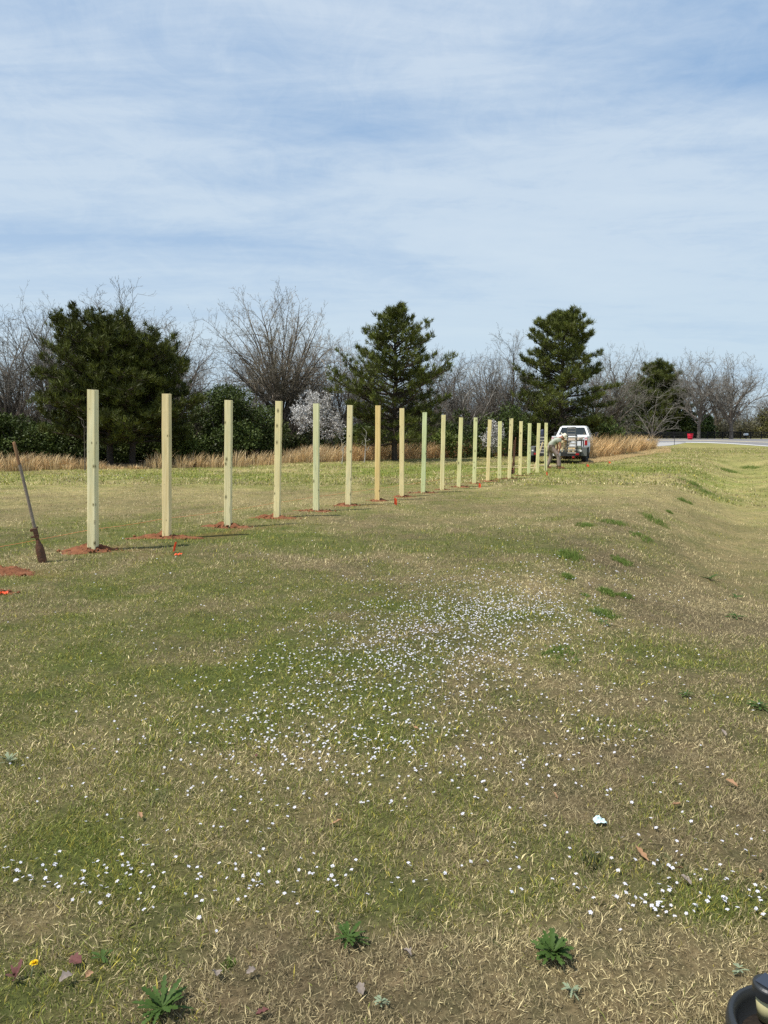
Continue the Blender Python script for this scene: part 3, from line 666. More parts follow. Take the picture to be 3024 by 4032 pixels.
# --- white blossom trees
def blossom_tree(seed, u, ydist, topv, wpx, n, label, size=.05):
    Hh = EYE + (HOR - topv) / FPX * ydist; W = wpx / FPX * ydist
    big, small = grow_bare(seed, Hh, spread=.7, trunk_r=.05, levels=4, kids=(4, 6), crook=.26, twig=.004, upb=.05)
    S = np.array(small); wx = np.abs(S[:, 3:5]).max(); f = W / 2 / wx
    big = [(s[0] * f, s[1] * f, s[2], s[3] * f, s[4] * f, s[5], s[6], s[7]) for s in big]; small = [(s[0] * f, s[1] * f, s[2], s[3] * f, s[4] * f, s[5], s[6], s[7]) for s in small]
    g = np.random.default_rng(seed); S = np.array(small); idx = g.integers(0, len(S), n); t = g.random((n, 1))
    P = S[idx, 0:3] * (1 - t) + S[idx, 3:6] * t + g.normal(size=(n, 3)) * .035
    P = P[P[:, 2] > Hh * .30]; n = len(P)
    a = norm(g.normal(size=(n, 3))); b = norm(np.cross(a, g.normal(size=(n, 3)))); s = size * (.5 + g.random((n, 1)))
    T = np.stack([P - b * s * .5, P + b * s * .5, P + a * s], 1)
    r = empty('blossom_tree', (UX(u, ydist), ydist, -.03), 0, label, 'blossom tree', 'white blossom trees')
    link('trunk', tubes_mesh('blossom_trunk', big, 6, M_bark), r); link('branches', tubes_mesh('blossom_branches', small, 3, M_twig, False), r)
    link('blossom', tris_mesh('blossom', T, M_petal2), r)
blossom_tree(61, 1232, 40.5, 1525, 290, 6500, 'white flowering tree between the fourth and seventh posts', .055)
blossom_tree(66, 1922, 43, 1645, 130, 2200, 'small white flowering tree behind the thirteenth post')
# saplings standing in the dry grass
def sapling(u, v, topv, label, seed, mt):
    p = G(u, v, 1e-6); Hh = EYE + (HOR - topv) / FPX * p.y; r_ = random.Random(seed); sg = []; q = Vector((0, 0, -.1)); d = Vector((r_.gauss(0, .06), 0, 1)); n = 7
    for k in range(n):
        d = (d + rv(r_) * .07).normalized(); e = q + d * (Hh / n); rr = .022 * (1 - k / n) + .006; sg.append((*q, *e, rr, rr * .85))
        if k > 1:
            for _ in range(2):
                c = e + Vector((r_.uniform(-1, 1), r_.uniform(-1, 1), r_.uniform(.3, .8))).normalized() * Hh * .16; sg.append((*e, *c, .009, .004)); c2 = c + rv(r_) * .08 + Vector((0, 0, .1)); sg.append((*c, *c2, .006, .003))
        q = e
    tag(link('sapling', tubes_mesh('sapling', sg, 5, mt), loc=(p.x, p.y, -.02)), label, 'sapling', 'pale leafless saplings in the dry grass')
M_pale = mat('pale sapling bark', (.46, .43, .39), .9)
sapling(1432, 1822, 1690, 'pale leafless sapling in the dry grass right of the blossom tree', 1, M_pale)
sapling(1345, 1828, 1720, 'pale thin sapling under the right side of the blossom tree', 2, M_pale)
sapling(333, 1852, 1640, 'grey sapling standing just left of the first post', 3, M_bark)

# ------------------------------------------------------------------ the wood behind: undergrowth, bare scrub, far trees
def band(n, u0, u1, yfun, h0, h1, seed):
    """random lumps along the wood edge; h0, h1 give photo rows of the top as functions of u"""
    r_ = random.Random(seed); out = []
    for _ in range(n):
        u = r_.uniform(u0, u1); y = yfun(u) + r_.uniform(0, 6); top = EYE + (HOR - (h0(u) + r_.uniform(-1, 1) * h1)) / FPX * y
        s = r_.uniform(.35, .85); z = r_.random() * max(.3, top - s)
        out.append((UX(u, y), y, z, s, s, s * .8))
    return out
def wy(u): return float(np.interp(u, [-400, 0, 900, 1500, 2000, 2300, 2400, 2410, 2700], [34, 35, 38, 43, 46, 52, 58, 136, 136]))
def uh(u): return float(np.interp(u, [-400, 0, 300, 600, 800, 1000, 1300, 1700, 2000, 2200, 2450, 2700], [1600, 1590, 1630, 1650, 1590, 1640, 1670, 1640, 1620, 1620, 1640, 1655]))
T, c = leaf_cloud(71, band(440, -400, 2700, wy, uh, 30, 72), 130000, .13, (.034, .050, .010), (.080, .100, .020))
tag(link('undergrowth', tris_mesh('undergrowth', T, M_leaf, c)), 'dark green undergrowth filling the edge of the wood', 'undergrowth', kind='stuff')
def scrub(n, u0, u1, ylo, yhi, hfun, seed, rad, label, name, m, spread=.35, nseg=4):
    r_ = random.Random(seed); sg = []
    for _ in range(n):
        u = r_.uniform(u0, u1); y = wy(u) + r_.uniform(ylo, yhi) if ylo < 60 else r_.uniform(ylo, yhi); top = (EYE + (HOR - hfun(u)) / FPX * y) * r_.uniform(.45, 1.05)
        p = Vector((UX(u, y), y, 0)); d = Vector((r_.gauss(0, spread), r_.gauss(0, spread), 1)).normalized()
        for k in range(nseg):
            d = (d + rv(r_) * .16).normalized(); q = p + d * top / nseg; rr = rad * (1 - k / (nseg + 1)); sg.append((*p, *q, rr, rr * .7))
            for _ in range(2):
                e = q + (d + rv(r_) * .8).normalized() * top * .16; sg.append((*q, *e, rr * .4, rr * .25))
            p = q
    tag(link(name, tubes_mesh(name, sg, 3, m, False)), label, 'scrub', kind='stuff')
def sh(u): return float(np.interp(u, [-400, 0, 150, 300, 700, 1000, 1350, 1800, 2100, 2300, 2600], [1400, 1440, 1420, 1500, 1560, 1500, 1470, 1480, 1500, 1540, 1560]))
M_scrub = mat('brown scrub stems', (.070, .055, .042), .95, noise=(.7, (.125, .10, .077), .9))
scrub(2900, -400, 2640, 1, 11, sh, 81, .020, 'tangled brown leafless scrub between the shrubs and the bare trees', 'scrub', M_scrub)
def far_top(u): return float(np.interp(u, [-300, 600, 1500, 2300, 2600, 3100], [1500, 1540, 1520, 1560, 1600, 1618]))
M_farw = mat('far brown twigs', (.125, .112, .094), .95, noise=(.12, (.18, .162, .128), .9))
scrub(2300, -900, 2400, 70, 105, far_top, 83, .045, 'brown leafless wood far behind, reading as one mass', 'woodland', M_farw, nseg=5)
scrub(2100, 2350, 3900, 150, 215, lambda u: 1590, 85, .09, 'brown leafless wood beyond the road and the black fence', 'woodland', M_farw, nseg=5)
lm = []
r_ = random.Random(9)
for _ in range(330):
    u = r_.uniform(2380, 3500); y = r_.uniform(150, 190); s = r_.uniform(1.1, 2.4); top = EYE + (HOR - r_.uniform(1625, 1668)) / FPX * y
    lm.append((UX(u, y), y, r_.random() * max(.5, top - s), s, s, s * .8))
T, c = leaf_cloud(91, lm, 60000, .34, (.075, .068, .038), (.135, .125, .052))
tag(link('undergrowth', tris_mesh('far_undergrowth', T, M_leaf, c)), 'olive brown bushes beyond the black fence', 'undergrowth', kind='stuff')
lm = lumps_for(5, 0, 0, 13, 6.5, 8, 30); lm = [(a + UX(3110, 150), b + 150, c_, d, e, f) for a, b, c_, d, e, f in lm]
T, c = leaf_cloud(93, lm, 9000, .30, (.075, .072, .022), (.15, .14, .035))
tag(link('budding_bush', tris_mesh('budding_bush', T, M_leaf, c)), 'yellow green budding bush at the right edge beyond the fence', 'shrub')
lm = []
for _ in range(300):
    u = r_.uniform(-700, 2500); y = r_.uniform(58, 84); s = r_.uniform(.7, 1.5); top = EYE + (HOR - r_.uniform(1560, 1640)) / FPX * y
    lm.append((UX(u, y), y, r_.random() * max(.5, top - s), s, s, s * .8))
T, c = leaf_cloud(94, lm, 60000, .22, (.040, .042, .022), (.085, .072, .040))
tag(link('undergrowth', tris_mesh('wood_interior', T, M_leaf, c)), 'dim brown green depth of the wood behind the leafless trees', 'undergrowth', kind='stuff')

# ------------------------------------------------------------------ tall dry grass in front of the wood
def dry_grass():
    g = np.random.default_rng(33); t = []
    us = np.array([s[0] for s in STRIP], float)
    n = 44000; nt_ = 1100                             # blades grow in tussocks
    tu = g.uniform(-500, 2578, nt_); tu = np.where(g.random(nt_) < .55, g.uniform(1150, 2578, nt_), tu)
    tx = []; ty = []
    for u in tu:
        v = np.interp(u, us, [s[1] for s in STRIP]); p = G(float(u), float(v), 1e-6); dep = g.random() * (1.6 if u < 1100 else 3.4 if u < 2250 else 5.0)
        k = (p.y + dep) / p.y; tx.append(p.x * k); ty.append(p.y * k)
    tx, ty = np.array(tx), np.array(ty)
    hgt = np.interp(tu, [-500, 0, 380, 420, 560, 620, 900, 1100, 1400, 1900, 2200, 2300, 2450, 2570], [.75, .72, .5, .18, .2, .7, .62, .72, .85, .95, .95, 1.25, 1.2, 1.05])
    hgt = hgt * 1.16 * g.uniform(.38, 1.22, nt_)
    idx = g.integers(0, nt_, n); rad = .05 + .13 * g.random(n); a = g.random(n) * 6.283
    x = tx[idx] + np.cos(a) * rad; y = ty[idx] + np.sin(a) * rad; h = hgt[idx] * (.55 + .5 * g.random(n))
    lean = np.stack([np.cos(a), np.sin(a)], -1) * (.10 + .28 * g.random((n, 1))) + np.array([[.12, -.03]]) + g.normal(size=(n, 2)) * .08
    B = np.stack([x, y, np.zeros(n) - .02], -1)
    def at(f): return B + np.stack([lean[:, 0] * h * f * f * 1.3, lean[:, 1] * h * f * f * 1.3, h * f * (1 - .12 * f)], -1)
    wd = (.007 + .010 * g.random((n, 1))); sa = g.random(n) * 3.14; s = np.stack([np.cos(sa), np.sin(sa), np.zeros(n)], -1) * wd
    m1, m2, tp = at(.4), at(.78), at(1.0)
    V = np.stack([B - s * .5, B + s * .5, m1 + s * .6, m1 - s * .6, m2 + s * .5, m2 - s * .5, tp], 1).reshape(-1, 3)
    b = (np.arange(n) * 7)[:, None]
    loops = np.concatenate([b + [[0, 1, 2, 3]], b + [[3, 2, 4, 5]], b + [[5, 4, 6]]], 1).ravel(); st_ = (np.arange(n)[:, None] * 11 + [[0, 4, 8]]).ravel(); tt = np.tile([4, 4, 3], n)
    base = np.array([[.52, .34, .15]]) * (1 - g.random((n, 1))) + np.array([[.72, .55, .32]]) * g.random((n, 1)) + g.random((nt_, 1))[idx] * np.array([[.10, .045, .012]])
    base[x < -2] *= np.array([.92, .98, 1.08])
    me = mesh_np('dry_grass', V, loops, st_, tt, M_blade, np.repeat(base * .98, 7, 0))
    tag(link('dry_grass', me), 'tall tan and orange dry grass along the edge of the wood', 'dry grass', kind='stuff')
    # trampled dry straw at its foot on the right
    n = 16000; u = g.uniform(2290, 2640, n); v = np.interp(u, us, [s[1] for s in STRIP]) + g.random(n) ** 1.5 * 16 + 2 + (u > 2575) * g.random(n) * -14
    xy = np.array([Gv(a_, b_) for a_, b_ in zip(u, v)]); a = g.random(n) * 6.283; l = .10 + .16 * g.random(n)
    B = np.stack([xy[:, 0], xy[:, 1], height(xy[:, 0], xy[:, 1]) + .01], -1); d = norm(np.stack([np.cos(a), np.sin(a), .3 + .3 * g.random(n)], -1)); s = np.stack([-np.sin(a), np.cos(a), np.zeros(n)], -1) * .012
    T = np.stack([B - s, B + s, B + d * l[:, None]], 1)
    tag(link('straw', tris_mesh('straw', T, M_blade, np.array([[.58, .43, .22]]) * g.uniform(.6, 1.1, (n, 1)))), 'flattened pale straw at the foot of the tall grass', 'straw', kind='stuff')
dry_grass()

# ------------------------------------------------------------------ black board fence across the road
FU = [2308, 2334, 2360, 2386, 2412, 2438, 2464, 2490, 2516, 2542, 2568, 2594, 2620, 2646, 2672, 2698, 2724, 2750, 2778, 2806, 2838, 2872, 2908, 2948, 2990, 3034, 3080, 3130]
fr = empty('board_fence', (UX(2308, 130), 130, 0), 0, 'black four board fence running along the far side of the road', 'fence'); fl = fr.location
pmesh = None; bmesh_cache = {}
for i, u in enumerate(FU):
    if pmesh is None:
        b = MB(); b.box((0, 0, .60), (.15, .15, 1.30), bev=.01); pmesh = b.mesh('fence_upright', M_fence)
    link('post', pmesh, fr, loc=(UX(u, 130) - fl.x, 0, 0))
    if i + 1 < len(FU):
        x0, x1 = UX(u, 130), UX(FU[i + 1], 130); Lb = round(x1 - x0, 2)
        if Lb not in bmesh_cache:
            b = MB(); b.box((0, 0, 0), (Lb - .01, .03, .17)); bmesh_cache[Lb] = b.mesh('fence_board', M_fence)
        for z in (.16, .50, .82, 1.12): link('board', bmesh_cache[Lb], fr, loc=((x0 + x1) / 2 - fl.x, -.095, z))

# ------------------------------------------------------------------ fence posts, clay piles, string, flags
POSTS = [  # base x, base y, top x, top y, tint, description
 (366, 2170, 367, 1535, (1.0, 1.0, .98), 'tall pale square post with dark knots, first from the left and nearest the digger'),
 (657, 2118, 657, 1551, (1.0, .90, .80), 'second post from the left, split at the top with a green stained foot'),
 (898, 2077, 901, 1576, (1.02, 1.0, .95), 'third post from the left, against the dark green shrubs'),
 (1091, 2040, 1099, 1579, (1.05, 1.0, .88), 'fourth post from the left, in front of the big leafless tree'),
 (1245, 2013, 1246, 1589, (.92, 1.0, .95), 'fifth post from the left, in front of the white blossom tree'),
 (1371, 1990, 1379, 1596, (1.03, 1.0, .93), 'sixth post from the left, just right of the blossom tree'),
 (1486, 1973, 1489, 1597, (1.02, .84, .60), 'honey yellow post, seventh from the left, before the middle pine'),
 (1582, 1957, 1583, 1608, (1.05, .97, .82), 'eighth post from the left, beside the trunk of the middle pine'),
 (1666, 1941, 1673, 1624, (.80, .97, .86), 'mint green stained post, ninth from the left'),
 (1740, 1929, 1747, 1634, (1.0, .98, .85), 'tenth post from the left, right of the mint green one'),
 (1806, 1918, 1816, 1644, (.96, 1.0, .85), 'eleventh post from the left, right of the middle pine'),
 (1867, 1906, 1873, 1644, (.90, 1.0, .86), 'greenish post with a ragged top left of the small blossom tree'),
 (1920, 1895, 1929, 1653, (1.05, .97, .80), 'cream post in front of the small white blossom tree'),
 (1966, 1888, 1969, 1659, (.95, 1.0, .84), 'post just right of the small white blossom tree'),
 (2005, 1884, 2014, 1648, (1.03, 1.0, .88), 'post standing taller than its neighbours with a dark digger behind it'),
 (2047, 1873, 2052, 1659, (1.02, 1.0, .86), 'fourth post from the far right end of the row'),
 (2081, 1867, 2086, 1667, (.88, .98, .84), 'post in front of the left ramp of the trailer, third from the right end'),
 (2115, 1861, 2122, 1666, (.98, 1.0, .85), 'post with a thin stake leaning behind it, second from the right end'),
 (2148, 1855, 2151, 1665, (.96, 1.0, .88), 'last post of the row, right beside the bending worker')]
def add_noise_box(bmh, w_, h_, seed):
    r_ = random.Random(seed); n = 9
    rings = []
    for k in range(n + 1):
        z = -0.12 + (h_ + 0.12) * k / n
        j = [(r_.uniform(-.0018, .0018), r_.uniform(-.0018, .0018)) for _ in range(8)]
        c = w_ / 2; b = 0.0075
        pts = [(-c + b, -c), (c - b, -c), (c, -c + b), (c, c - b), (c - b, c), (-c + b, c), (-c, c - b), (-c, -c + b)]
        rings.append([bmh.verts.new((p[0] + q[0], p[1] + q[1], z + (r_.uniform(-.004, .004) if k == n else 0))) for p, q in zip(pts, j)])
    for a, b in zip(rings, rings[1:]):
        for k in range(8): bmh.faces.new((a[k], a[(k + 1) % 8], b[(k + 1) % 8], b[k]))
    bmh.faces.new(rings[-1]); bmh.faces.new(rings[0][::-1])
post_xyz = []
for i, (bx, by, tx, ty, tintc, lab) in enumerate(POSTS):
    p = G(bx, by); dist = p.y
    # height of the top seen at photo row ty, standing over the same spot
    d = ray(tx, ty); t = p.y / d.y; top = EYE + d.z * t; topx = d.x * t
    b = MB(); add_noise_box(b.bm, 0.113, top - p.z, 50 + i)
    o = b.obj('fence_post', M_post, loc=p); tag(o, lab, 'fence post', 'new timber posts standing in a row')
    o.rotation_euler = (0, math.atan2(topx - p.x, top - p.z), R(-5 + rnd.uniform(-3, 3))); o.color = (*tintc, 1)
    post_xyz.append(p)
def clay_mesh(seed, rx, ry, h):
    g = np.random.default_rng(seed); n = 46; m_ = 20
    th = np.arange(n) * 2 * math.pi / n; V = []; F = []
    edge = 1 + 0.28 * np.sin(th * 2 + seed) + 0.17 * np.sin(th * 5 + seed * 2) + 0.10 * g.normal(size=n)
    for k in range(m_ + 1):
        f = k / m_; x = np.cos(th) * rx * f * edge; y = np.sin(th) * ry * f * edge
        z = h * (1 - f ** 1.15) * (0.15 + 1.7 * fbm(x + seed * 3.1, y + 9, 0.11, 4, seed) ** 1.5) + 0.012 * (1 - f) + g.normal(size=n) * h * 0.10 * (1 - f) - 0.02 * (f > .96)
        V += list(zip(x, y, z))
    for k in range(m_):
        for a in range(n):
            b2 = (a + 1) % n; F.append((k * n + a, (k + 1) * n + a, (k + 1) * n + b2, k * n + b2))
    b = MB(); vs_ = [b.bm.verts.new(v) for v in V]
    for f in F: b.bm.faces.new([vs_[q] for q in f])
    for _ in range(70):                                  # loose clods
        r_ = abs(g.normal()) * 0.62 + 0.12; a = g.random() * 6.283; s_ = 0.006 + 0.022 * g.random() ** 2
        c = Vector((math.cos(a) * rx * r_, math.sin(a) * ry * r_, h * max(0, 1 - r_) * 0.7 + s_ * 0.5))
        q = bmesh.ops.create_icosphere(b.bm, subdivisions=1, radius=s_)
        for v in q['verts']:
            v.co = Vector((v.co.x * g.uniform(.7, 1.4), v.co.y * g.uniform(.7, 1.4), v.co.z * g.uniform(.5, 1.0))) + c
    return b.mesh('clay', M_clay, True)
PILE = [(440, .42, .20, .075), (560, .50, .16, .055), (430, .36, .19, .070), (560, .40, .17, .055), (0, .42, .16, .035), (0, .33, .16, .05), (0, .32, .15, .045),
        (0, .26, .14, .05), (0, .30, .13, .03), (0, .22, .12, .02), (0, .30, .13, .03), (0, .34, .13, .02), (0, .42, .14, .03), (0, .32, .13, .03), (0, .24, .12, .025), (0, .26, .12, .02), (0, .2, .1, .015), (0, .2, .1, .015), (0, .2, .1, .015)]
ORD = ['first', 'second', 'third', 'fourth', 'fifth', 'sixth', 'seventh', 'eighth', 'ninth', 'tenth', 'eleventh', 'twelfth', 'thirteenth', 'fourteenth', 'fifteenth', 'sixteenth', 'seventeenth', 'eighteenth', 'nineteenth']
for i, p in enumerate(post_xyz[:17]):
    _, rx, ry, h = PILE[i]; rx *= .92; h *= 1.35; q = p + Vector((-0.03 + (0.05 if i > 5 else -0.02), 0.02, -0.004))
    o = link('clay_pile', clay_mesh(100 + i, rx, ry, h), loc=q); o.rotation_euler.z = R(rnd.uniform(-8, 8))
    tag(o, f'red clay dug up around the foot of the {ORD[i]} post from the left', 'dirt pile', 'piles of dug red clay')
q = G(8, 2258); o = link('clay_pile', clay_mesh(140, .30, .22, .085), loc=q); tag(o, 'red clay pile at the left edge with no post yet, left of the digger', 'dirt pile', 'piles of dug red clay')
q = G(-6, 2335); o = link('clay_pile', clay_mesh(141, .16, .07, .02), loc=q); tag(o, 'small smear of clay and orange at the left edge nearest the camera', 'dirt pile', 'piles of dug red clay')
# string line pulled tight along the posts
def string_pts():
    a = G(-420, 2240); pts = []
    d0 = (post_xyz[0] - post_xyz[-1]).normalized()
    pts.append(post_xyz[0] + d0 * 3.2 + Vector((-0.02, 0.10, .20)))
    for i, p in enumerate(post_xyz):
        pts.append(p + Vector((-0.03, 0.085, .285 + 0.006 * math.sin(i * 2.1))))
    return pts
sp = string_pts(); segs = []
for a, b in zip(sp, sp[1:]):
    for k in range(3):
        f0, f1 = k / 3, (k + 1) / 3
        s0 = a.lerp(b, f0) - Vector((0, 0, 0.012 * math.sin(math.pi * f0))); s1 = a.lerp(b, f1) - Vector((0, 0, 0.012 * math.sin(math.pi * f1)))
        segs.append((*s0, *s1, 0.0021, 0.0021))
tag(link('string_line', tubes_mesh('string', segs, 4, M_string)), 'thin orange string stretched low along the row of posts', 'string')
st = MB(); st.box((0, 0, .12), (.03, .03, .30)); o = st.obj('wooden_stake', M_lum, loc=sp[0] - Vector((0, 0, .2))); tag(o, 'small wooden stake holding the left end of the orange string', 'stake')
def flag(u, v, h, fw, fh, lean, az, label):
    p = G(u, v); r = empty('marker_flag', p, az, label, 'marker flag', 'orange survey flags in the grass')
    top = Vector((math.sin(lean) * h, 0, math.cos(lean) * h))
    link('wire', tubes_mesh('wire', [(0, 0, -.03, *top, .0018, .0018)], 5, M_wire), r)
    b = MB(); n = 5; dn = -top.normalized(); sd_ = Vector((1, 0, 0)); V = []
    for k in range(n + 1):
        f = k / n; off = Vector((1, 0.0, 0)) * fw * f + Vector((0, 1, 0)) * 0.25 * fw * math.sin(f * 5) + Vector((0, 0, -1)) * fw * 0.55 * f * f
        V.append((b.bm.verts.new(top + off), b.bm.verts.new(top + dn * fh + off * 0.92), b.bm.verts.new(top + dn * fh * .5 + off * .97 + Vector((0, .008 * math.sin(k * 2.3), 0)))))
    for a, c in zip(V, V[1:]):
        b.bm.faces.new((a[0], c[0], c[2], a[2])); b.bm.faces.new((a[2], c[2], c[1], a[1]))
    b.obj('flag', M_orange, r); return r
flag(686, 2178, .17, .06, .14, R(-20), R(150), 'tilted orange flag drooping in front of the second post')
flag(1553, 1995, .20, .065, .15, R(-3), R(40), 'upright orange flag on a wire in front of the honey yellow and eighth posts')
flag(1883, 1921, .14, .07, .14, R(5), R(30), 'orange flag beside the foot of the twelfth post')
flag(2152, 1874, .15, .07, .13, R(0), R(60), 'faint orange flag below the last post of the row')
flag(2309, 1839, .14, .12, .14, R(0), R(20), 'orange flag in the green grass right of the truck')
flag(2396, 1824, .10, .11, .12, R(0), R(20), 'farthest orange flag, at the foot of the tall tan grass')
b = MB(); g_ = random.Random(4)
vv = [[b.bm.verts.new((i * .02 - .05, j * .016 - .03, .018 + g_.uniform(-.012, .02))) for j in range(4)] for i in range(6)]
for i in range(5):
    for j in range(3): b.bm.faces.new((vv[i][j], vv[i + 1][j], vv[i + 1][j + 1], vv[i][j + 1]))
o = b.obj('marker_ribbon', M_orange, loc=G(702, 2188)); tag(o, 'crumpled orange ribbon lying on the grass beside the tilted flag', 'ribbon')
b = MB(); g_ = random.Random(5)
vv = [[b.bm.verts.new((i * .02 - .05, j * .016 - .03, .02 + g_.uniform(-.012, .016))) for j in range(4)] for i in range(6)]
for i in range(5):
    for j in range(3): b.bm.faces.new((vv[i][j], vv[i + 1][j], vv[i + 1][j + 1], vv[i][j + 1]))
o = b.obj('marker_ribbon', M_orange, loc=G(14, 2341)); tag(o, 'scrap of orange ribbon at the left edge of the lawn', 'ribbon')

# ------------------------------------------------------------------ post hole digger standing at the left
def digger(p, lean, label, name='post_hole_digger', h=1.52, dark=False):
    r = empty(name, p, 0, label, 'post hole digger'); r.rotation_euler = (R(-3), lean, R(24))
    hm = M_handle if not dark else M_steel
    V, q = tubes_geo([(0, 0, .42, 0.004, 0, .80, .0195, .018), (0.004, 0, .80, .002, .0, 1.24, .018, .0175)], 14)
    link('handle', mesh_np('handle', V, q.ravel(), np.arange(len(q)) * 4, np.full(len(q), 4), hm, smooth=True), r)
    b = MB(); b.lathe([(0, h + .004), (.012, h + .003), (.0185, h - .006), (.019, h - .05), (.0185, 1.24)], 14); b.obj('handle_grip', M_handler if not dark else M_steel, r, smooth=True)
    V, q = tubes_geo([(0.0, .05, .40, 0.004, .055, 1.26, .0185, .017)], 12)
    link('handle', mesh_np('handle', V, q.ravel(), np.arange(len(q)) * 4, np.full(len(q), 4), hm, smooth=True), r)
    b = MB(); b.box((0, 0, .375), (.055, .05, .13), bev=.006).box((-.035, 0, .42), (.045, .035, .035), bev=.004).box((-.038, .0, .335), (.035, .03, .022), bev=.004)
    b.tube((-.055, -.02, .335), (-.055, .06, .335), .012, n=10); b.box((0, .045, .37), (.05, .045, .12), bev=.006); b.tube((.03, -.02, .44), (.03, .07, .44), .009, n=8)
    b.obj('pivot_bracket', M_steel, r)
    for sgn, y0 in ((-1, -.012), (1, .062)):            # the two curved clam blades
        b = MB(); rows = []
        for k in range(9):
            z = .30 - .33 * k / 8; hw_ = (.020, .022, .040, .047, .049, .050, .050, .048, .040)[k]; row = []
            for j in range(9):
                a = (j / 8 - .5) * 2; row.append((a * hw_, y0 + sgn * (.035 * (1 - a * a)) * min(1, .3 + k / 5), z - (.02 * (1 - abs(a)) if k == 8 else 0)))
            rows.append(row)
        A = [[b.bm.verts.new(c) for c in row] for row in rows]; B = [[b.bm.verts.new((c[0] * .97, c[1] - sgn * .004, c[2])) for c in row] for row in rows]
        for k in range(8):
            for j in range(8):
                b.bm.faces.new((A[k][j], A[k][j + 1], A[k + 1][j + 1], A[k + 1][j])); b.bm.faces.new((B[k][j], B[k + 1][j], B[k + 1][j + 1], B[k][j + 1]))
            b.bm.faces.new((A[k][0], A[k + 1][0], B[k + 1][0], B[k][0])); b.bm.faces.new((A[k][8], B[k][8], B[k + 1][8], A[k + 1][8]))
        b.obj('blade', M_steel, r, smooth=True)
    return r
digger(G(169, 2214), math.atan2(-.255, 1.5), 'post hole digger with weathered handle and rusty blade standing in the grass at far left')
r = digger(G(2021, 1868), math.atan2(.0, 1.5), 'dark rusty digging tool standing behind the taller fifteenth post', h=1.36, dark=True); r.rotation_euler = (0, R(4), R(40))

# ------------------------------------------------------------------ white pickup, seen from behind
HEAD = R(-19.5)                                    # both vehicles point away along the road
def V8(x0, x1, y0, y1, z0, z1, tx=0.0, ty0=0.0, ty1=0.0):
    """box that narrows towards the top by tx on each side, ty0 at the rear, ty1 at the front"""
    return [(x0, y0, z0), (x1, y0, z0), (x1, y1, z0), (x0, y1, z0), (x0 + tx, y0 + ty0, z1), (x1 - tx, y0 + ty0, z1), (x1 - tx, y1 - ty1, z1), (x0 + tx, y1 - ty1, z1)]
def wheel(parent, x, y, r, w_, dual=False, name='wheel'):
    mt = Matrix.Rotation(math.pi / 2, 4, 'Y'); b = MB()
    b.lathe([(r * .58, -w_ / 2), (r * .9, -w_ / 2), (r * .985, -w_ * .38), (r, -w_ * .15), (r, w_ * .15), (r * .985, w_ * .38), (r * .9, w_ / 2), (r * .58, w_ / 2), (r * .58, -w_ / 2)], 28, mt)
    o = b.obj(name, M_black, parent, (x, y, r), smooth=True)
    b = MB(); b.lathe([(0, w_ * .30), (r * .2, w_ * .34), (r * .25, w_ * .2), (r * .5, w_ * .25), (r * .59, w_ * .46), (r * .59, -w_ * .46), (r * .5, -w_ * .25), (0, -w_ * .2)], 20, mt)
    b.obj('rim', M_chrome, o, smooth=True); return o
